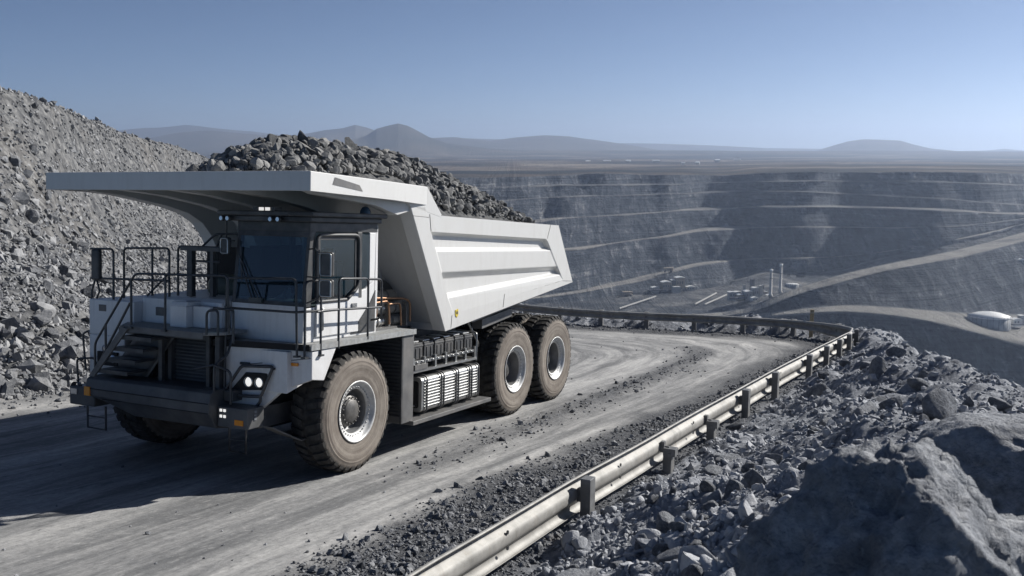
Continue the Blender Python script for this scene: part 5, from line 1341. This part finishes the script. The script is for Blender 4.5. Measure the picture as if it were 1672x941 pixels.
plant("ore_plant", (222.0, 888.0, -136.5), 0.25, [("building_block", (-9, -4, -2), (-2, 5, 7), M_plant), ("building_block", (-1, -3, -2), (4, 3, 10), M_plant), ("silo", (5, -3, -2), (8, 0, 12), M_conc), ("building_block", (-16, -2, -2), (-10, 4, 4), M_plant2),
      ("tower", (1, 6, -2), (4.5, 9, 17), M_dkp), ("tower", (-6, 7, -2), (-4, 9, 12), M_conc), ("building_block", (8, 8, -2), (20, 14, 4), M_plant2), ("conveyor_gallery", (-26, -6, 1), (-9, -4.5, 2.4), M_dkp), ("pipe_rack", (3, 12, 3), (30, 13.5, 4), M_dkp), ("building_block", (-7, -12, -2), (-1, -8, 2.5), M_white), ("building_block", (10, -8, -2), (16, -4, 3.5), M_plant), ("building_block", (-22, 3, -2), (-17, 8, 6), M_plant), ("silo", (9, 1, -2), (11, 3, 8), M_conc), ("building_block", (22, 4, -2), (28, 8, 3), M_plant2), ("building_block", (-14, 8, -2), (-8, 13, 5), M_dkp), ("tower", (12, 5, -2), (13.5, 7, 11), M_dkp)], "grey processing plant beside the foot of the two chimneys", "processing plant")
plant("crusher_station", (168.0, 1008.0, -145.5), 0.2, [("building_block", (4, 0, -3), (13, 8, 12), M_plant2), ("building_block", (-12, -2, -3), (-2, 6, 8), M_plant2), ("building_block", (-1, 1, -3), (3.5, 6, 9.5), M_dkp), ("hopper", (-3, -9, -3), (5, -4, 4), M_conc), ("building_block", (-24, -4, -3), (-16, 2, 3), M_conc), ("conveyor_gallery", (-30, -8, 0), (-10, -6.5, 1.5), M_dkp), ("building_block", (15, -2, -3), (24, 3, 2.4), M_conc)], "tan crusher station below the haul road on the left pit wall", "crusher station")
plant("pump_house", (376.0, 726.0, -131.0), 0.1, [("building_block", (2, -2, -2), (9, 3, 3.4), M_white), ("building_block", (10, 2, -2), (14, 6, 5.5), M_plant), ("pipe_rack", (-4, -7, 0.5), (8, -6, 1.3), M_dkp)], "low pump house right of the big round tank", "pump house")
plant("site_office", (441.0, 852.0, -99.8), 0.1, [("building_block", (-7, 0, -2), (2, 5, 4), M_white), ("building_block", (4, 1, -2), (12, 5, 3), M_plant), ("building_block", (-18, 4, -2), (-10, 8, 3), M_conc)], "pale site offices beside the ridge road at the right edge", "building")
def belt(name, a, b, label, w=1.1, n=14):
    """an overland conveyor on trestles, each end on the ground"""
    c = empty(name, a); tag(c, label, "conveyor"); a = Vector(a); b = Vector(b); d = b - a
    L = d.length; h = Vector((d.x, d.y, 0)).normalized(); sdv = Vector((-h.y, h.x, 0))
    m = MB(); p = [tuple(sdv*s*w/2 + Vector((0, 0, z))) for s, z in ((-1, 2.2), (1, 2.2), (1, 3.2), (-1, 3.2))]; m.prism(p, tuple(d)); m.build("belt_cover", M_conc, c)
    m = MB()
    for i in range(n+1):
        q = d*(i/n); m.box((q.x-.25, q.y-.25, q.z-3), (q.x+.25, q.y+.25, q.z+2.2))
    m.build("trestle", M_dkp, c)
belt("conveyor", (100.0, 897.0, -150.0), (144.0, 966.0, -149.0), "pale covered conveyor climbing towards the crusher station")
belt("conveyor", (172.0, 905.0, -147.2), (206.0, 972.0, -146.5), "left of the two parallel pale pipelines running to the plant")
belt("conveyor", (181.0, 903.0, -147.0), (217.0, 962.0, -145.5), "right of the two parallel pale pipelines running to the plant")
# a few far haul trucks, tiny on the benches
def far_truck(x, y, rz, label):
    z = ground_at(x, y); c = empty("haul_truck", (x, y, z)); c.rotation_euler = (0, 0, rz); tag(c, label, "dump truck", None)
    m = MB(); m.xz([(-4, 2.6), (5, 3.4), (5, 4.8), (-5.5, 5.6), (-5.5, 5.2), (-3.2, 5.0)], -2.4, 2.4); m.build("dump_body", M_plant2, c)
    m = MB(); m.box((-5.2, -2.2, 1.4), (-3.4, 0.4, 4.6)); m.box((-5.2, -2.3, 1.4), (4.6, 2.3, 2.4)); m.build("cab", M_plant2, c)
    for wx in (-3.2, 3.2):
        for wy in (-2.2, 2.2):
            m = MB(); m.lathe([(-.5, 0), (-.5, 1.2), (.5, 1.2), (.5, 0)], (wx, wy, 1.2), 14); m.build("wheel", M_dkp, c)

far_truck(118.0, 985.0, 0.3, "left of the two tiny haul trucks on the road along the left pit wall")
far_truck(168.0, 1040.0, 2.9, "right of the two tiny haul trucks on the road along the left pit wall")
r = np.random.default_rng(808)
for i, nth in enumerate(('leftmost', 'second from the left', 'third from the left', 'fourth from the left', 'fourth from the right', 'third from the right', 'second from the right', 'rightmost')):
    px_ = 962 + i*36 + float(r.uniform(-12, 12)); y_ = float(r.uniform(2300, 3600)); x_ = float(y_*_tanx(px_, 0.012))
    rimd, rimz = far_profile(np.array([px_])); zb_ = float(rimz[-1, 0]*math.exp(-(y_-rimd[-1, 0])/900.) - 38*(1-math.exp(-(y_-rimd[-1, 0])/900.))) - 6
    c = empty("shed", (x_, y_, zb_)); c.rotation_euler = (0, 0, float(r.uniform(-.4, .4))); tag(c, nth + " of the eight tiny pale sheds on the plain beyond the pit", "shed", "sheds on the plain")
    w_, d_2, h_2 = float(r.uniform(8, 22)), float(r.uniform(6, 10)), float(r.uniform(8, 10))
    m = MB(); m.box((-w_/2, -d_2/2, 0), (w_/2, d_2/2, h_2)); m.build("wall", M_conc, c)
    m = MB(); m.yz([(-d_2/2-.5, h_2+.02), (d_2/2+.5, h_2+.02), (0, h_2+2.2)], -w_/2-.5, w_/2+.5); m.build("roof", M_white, c)
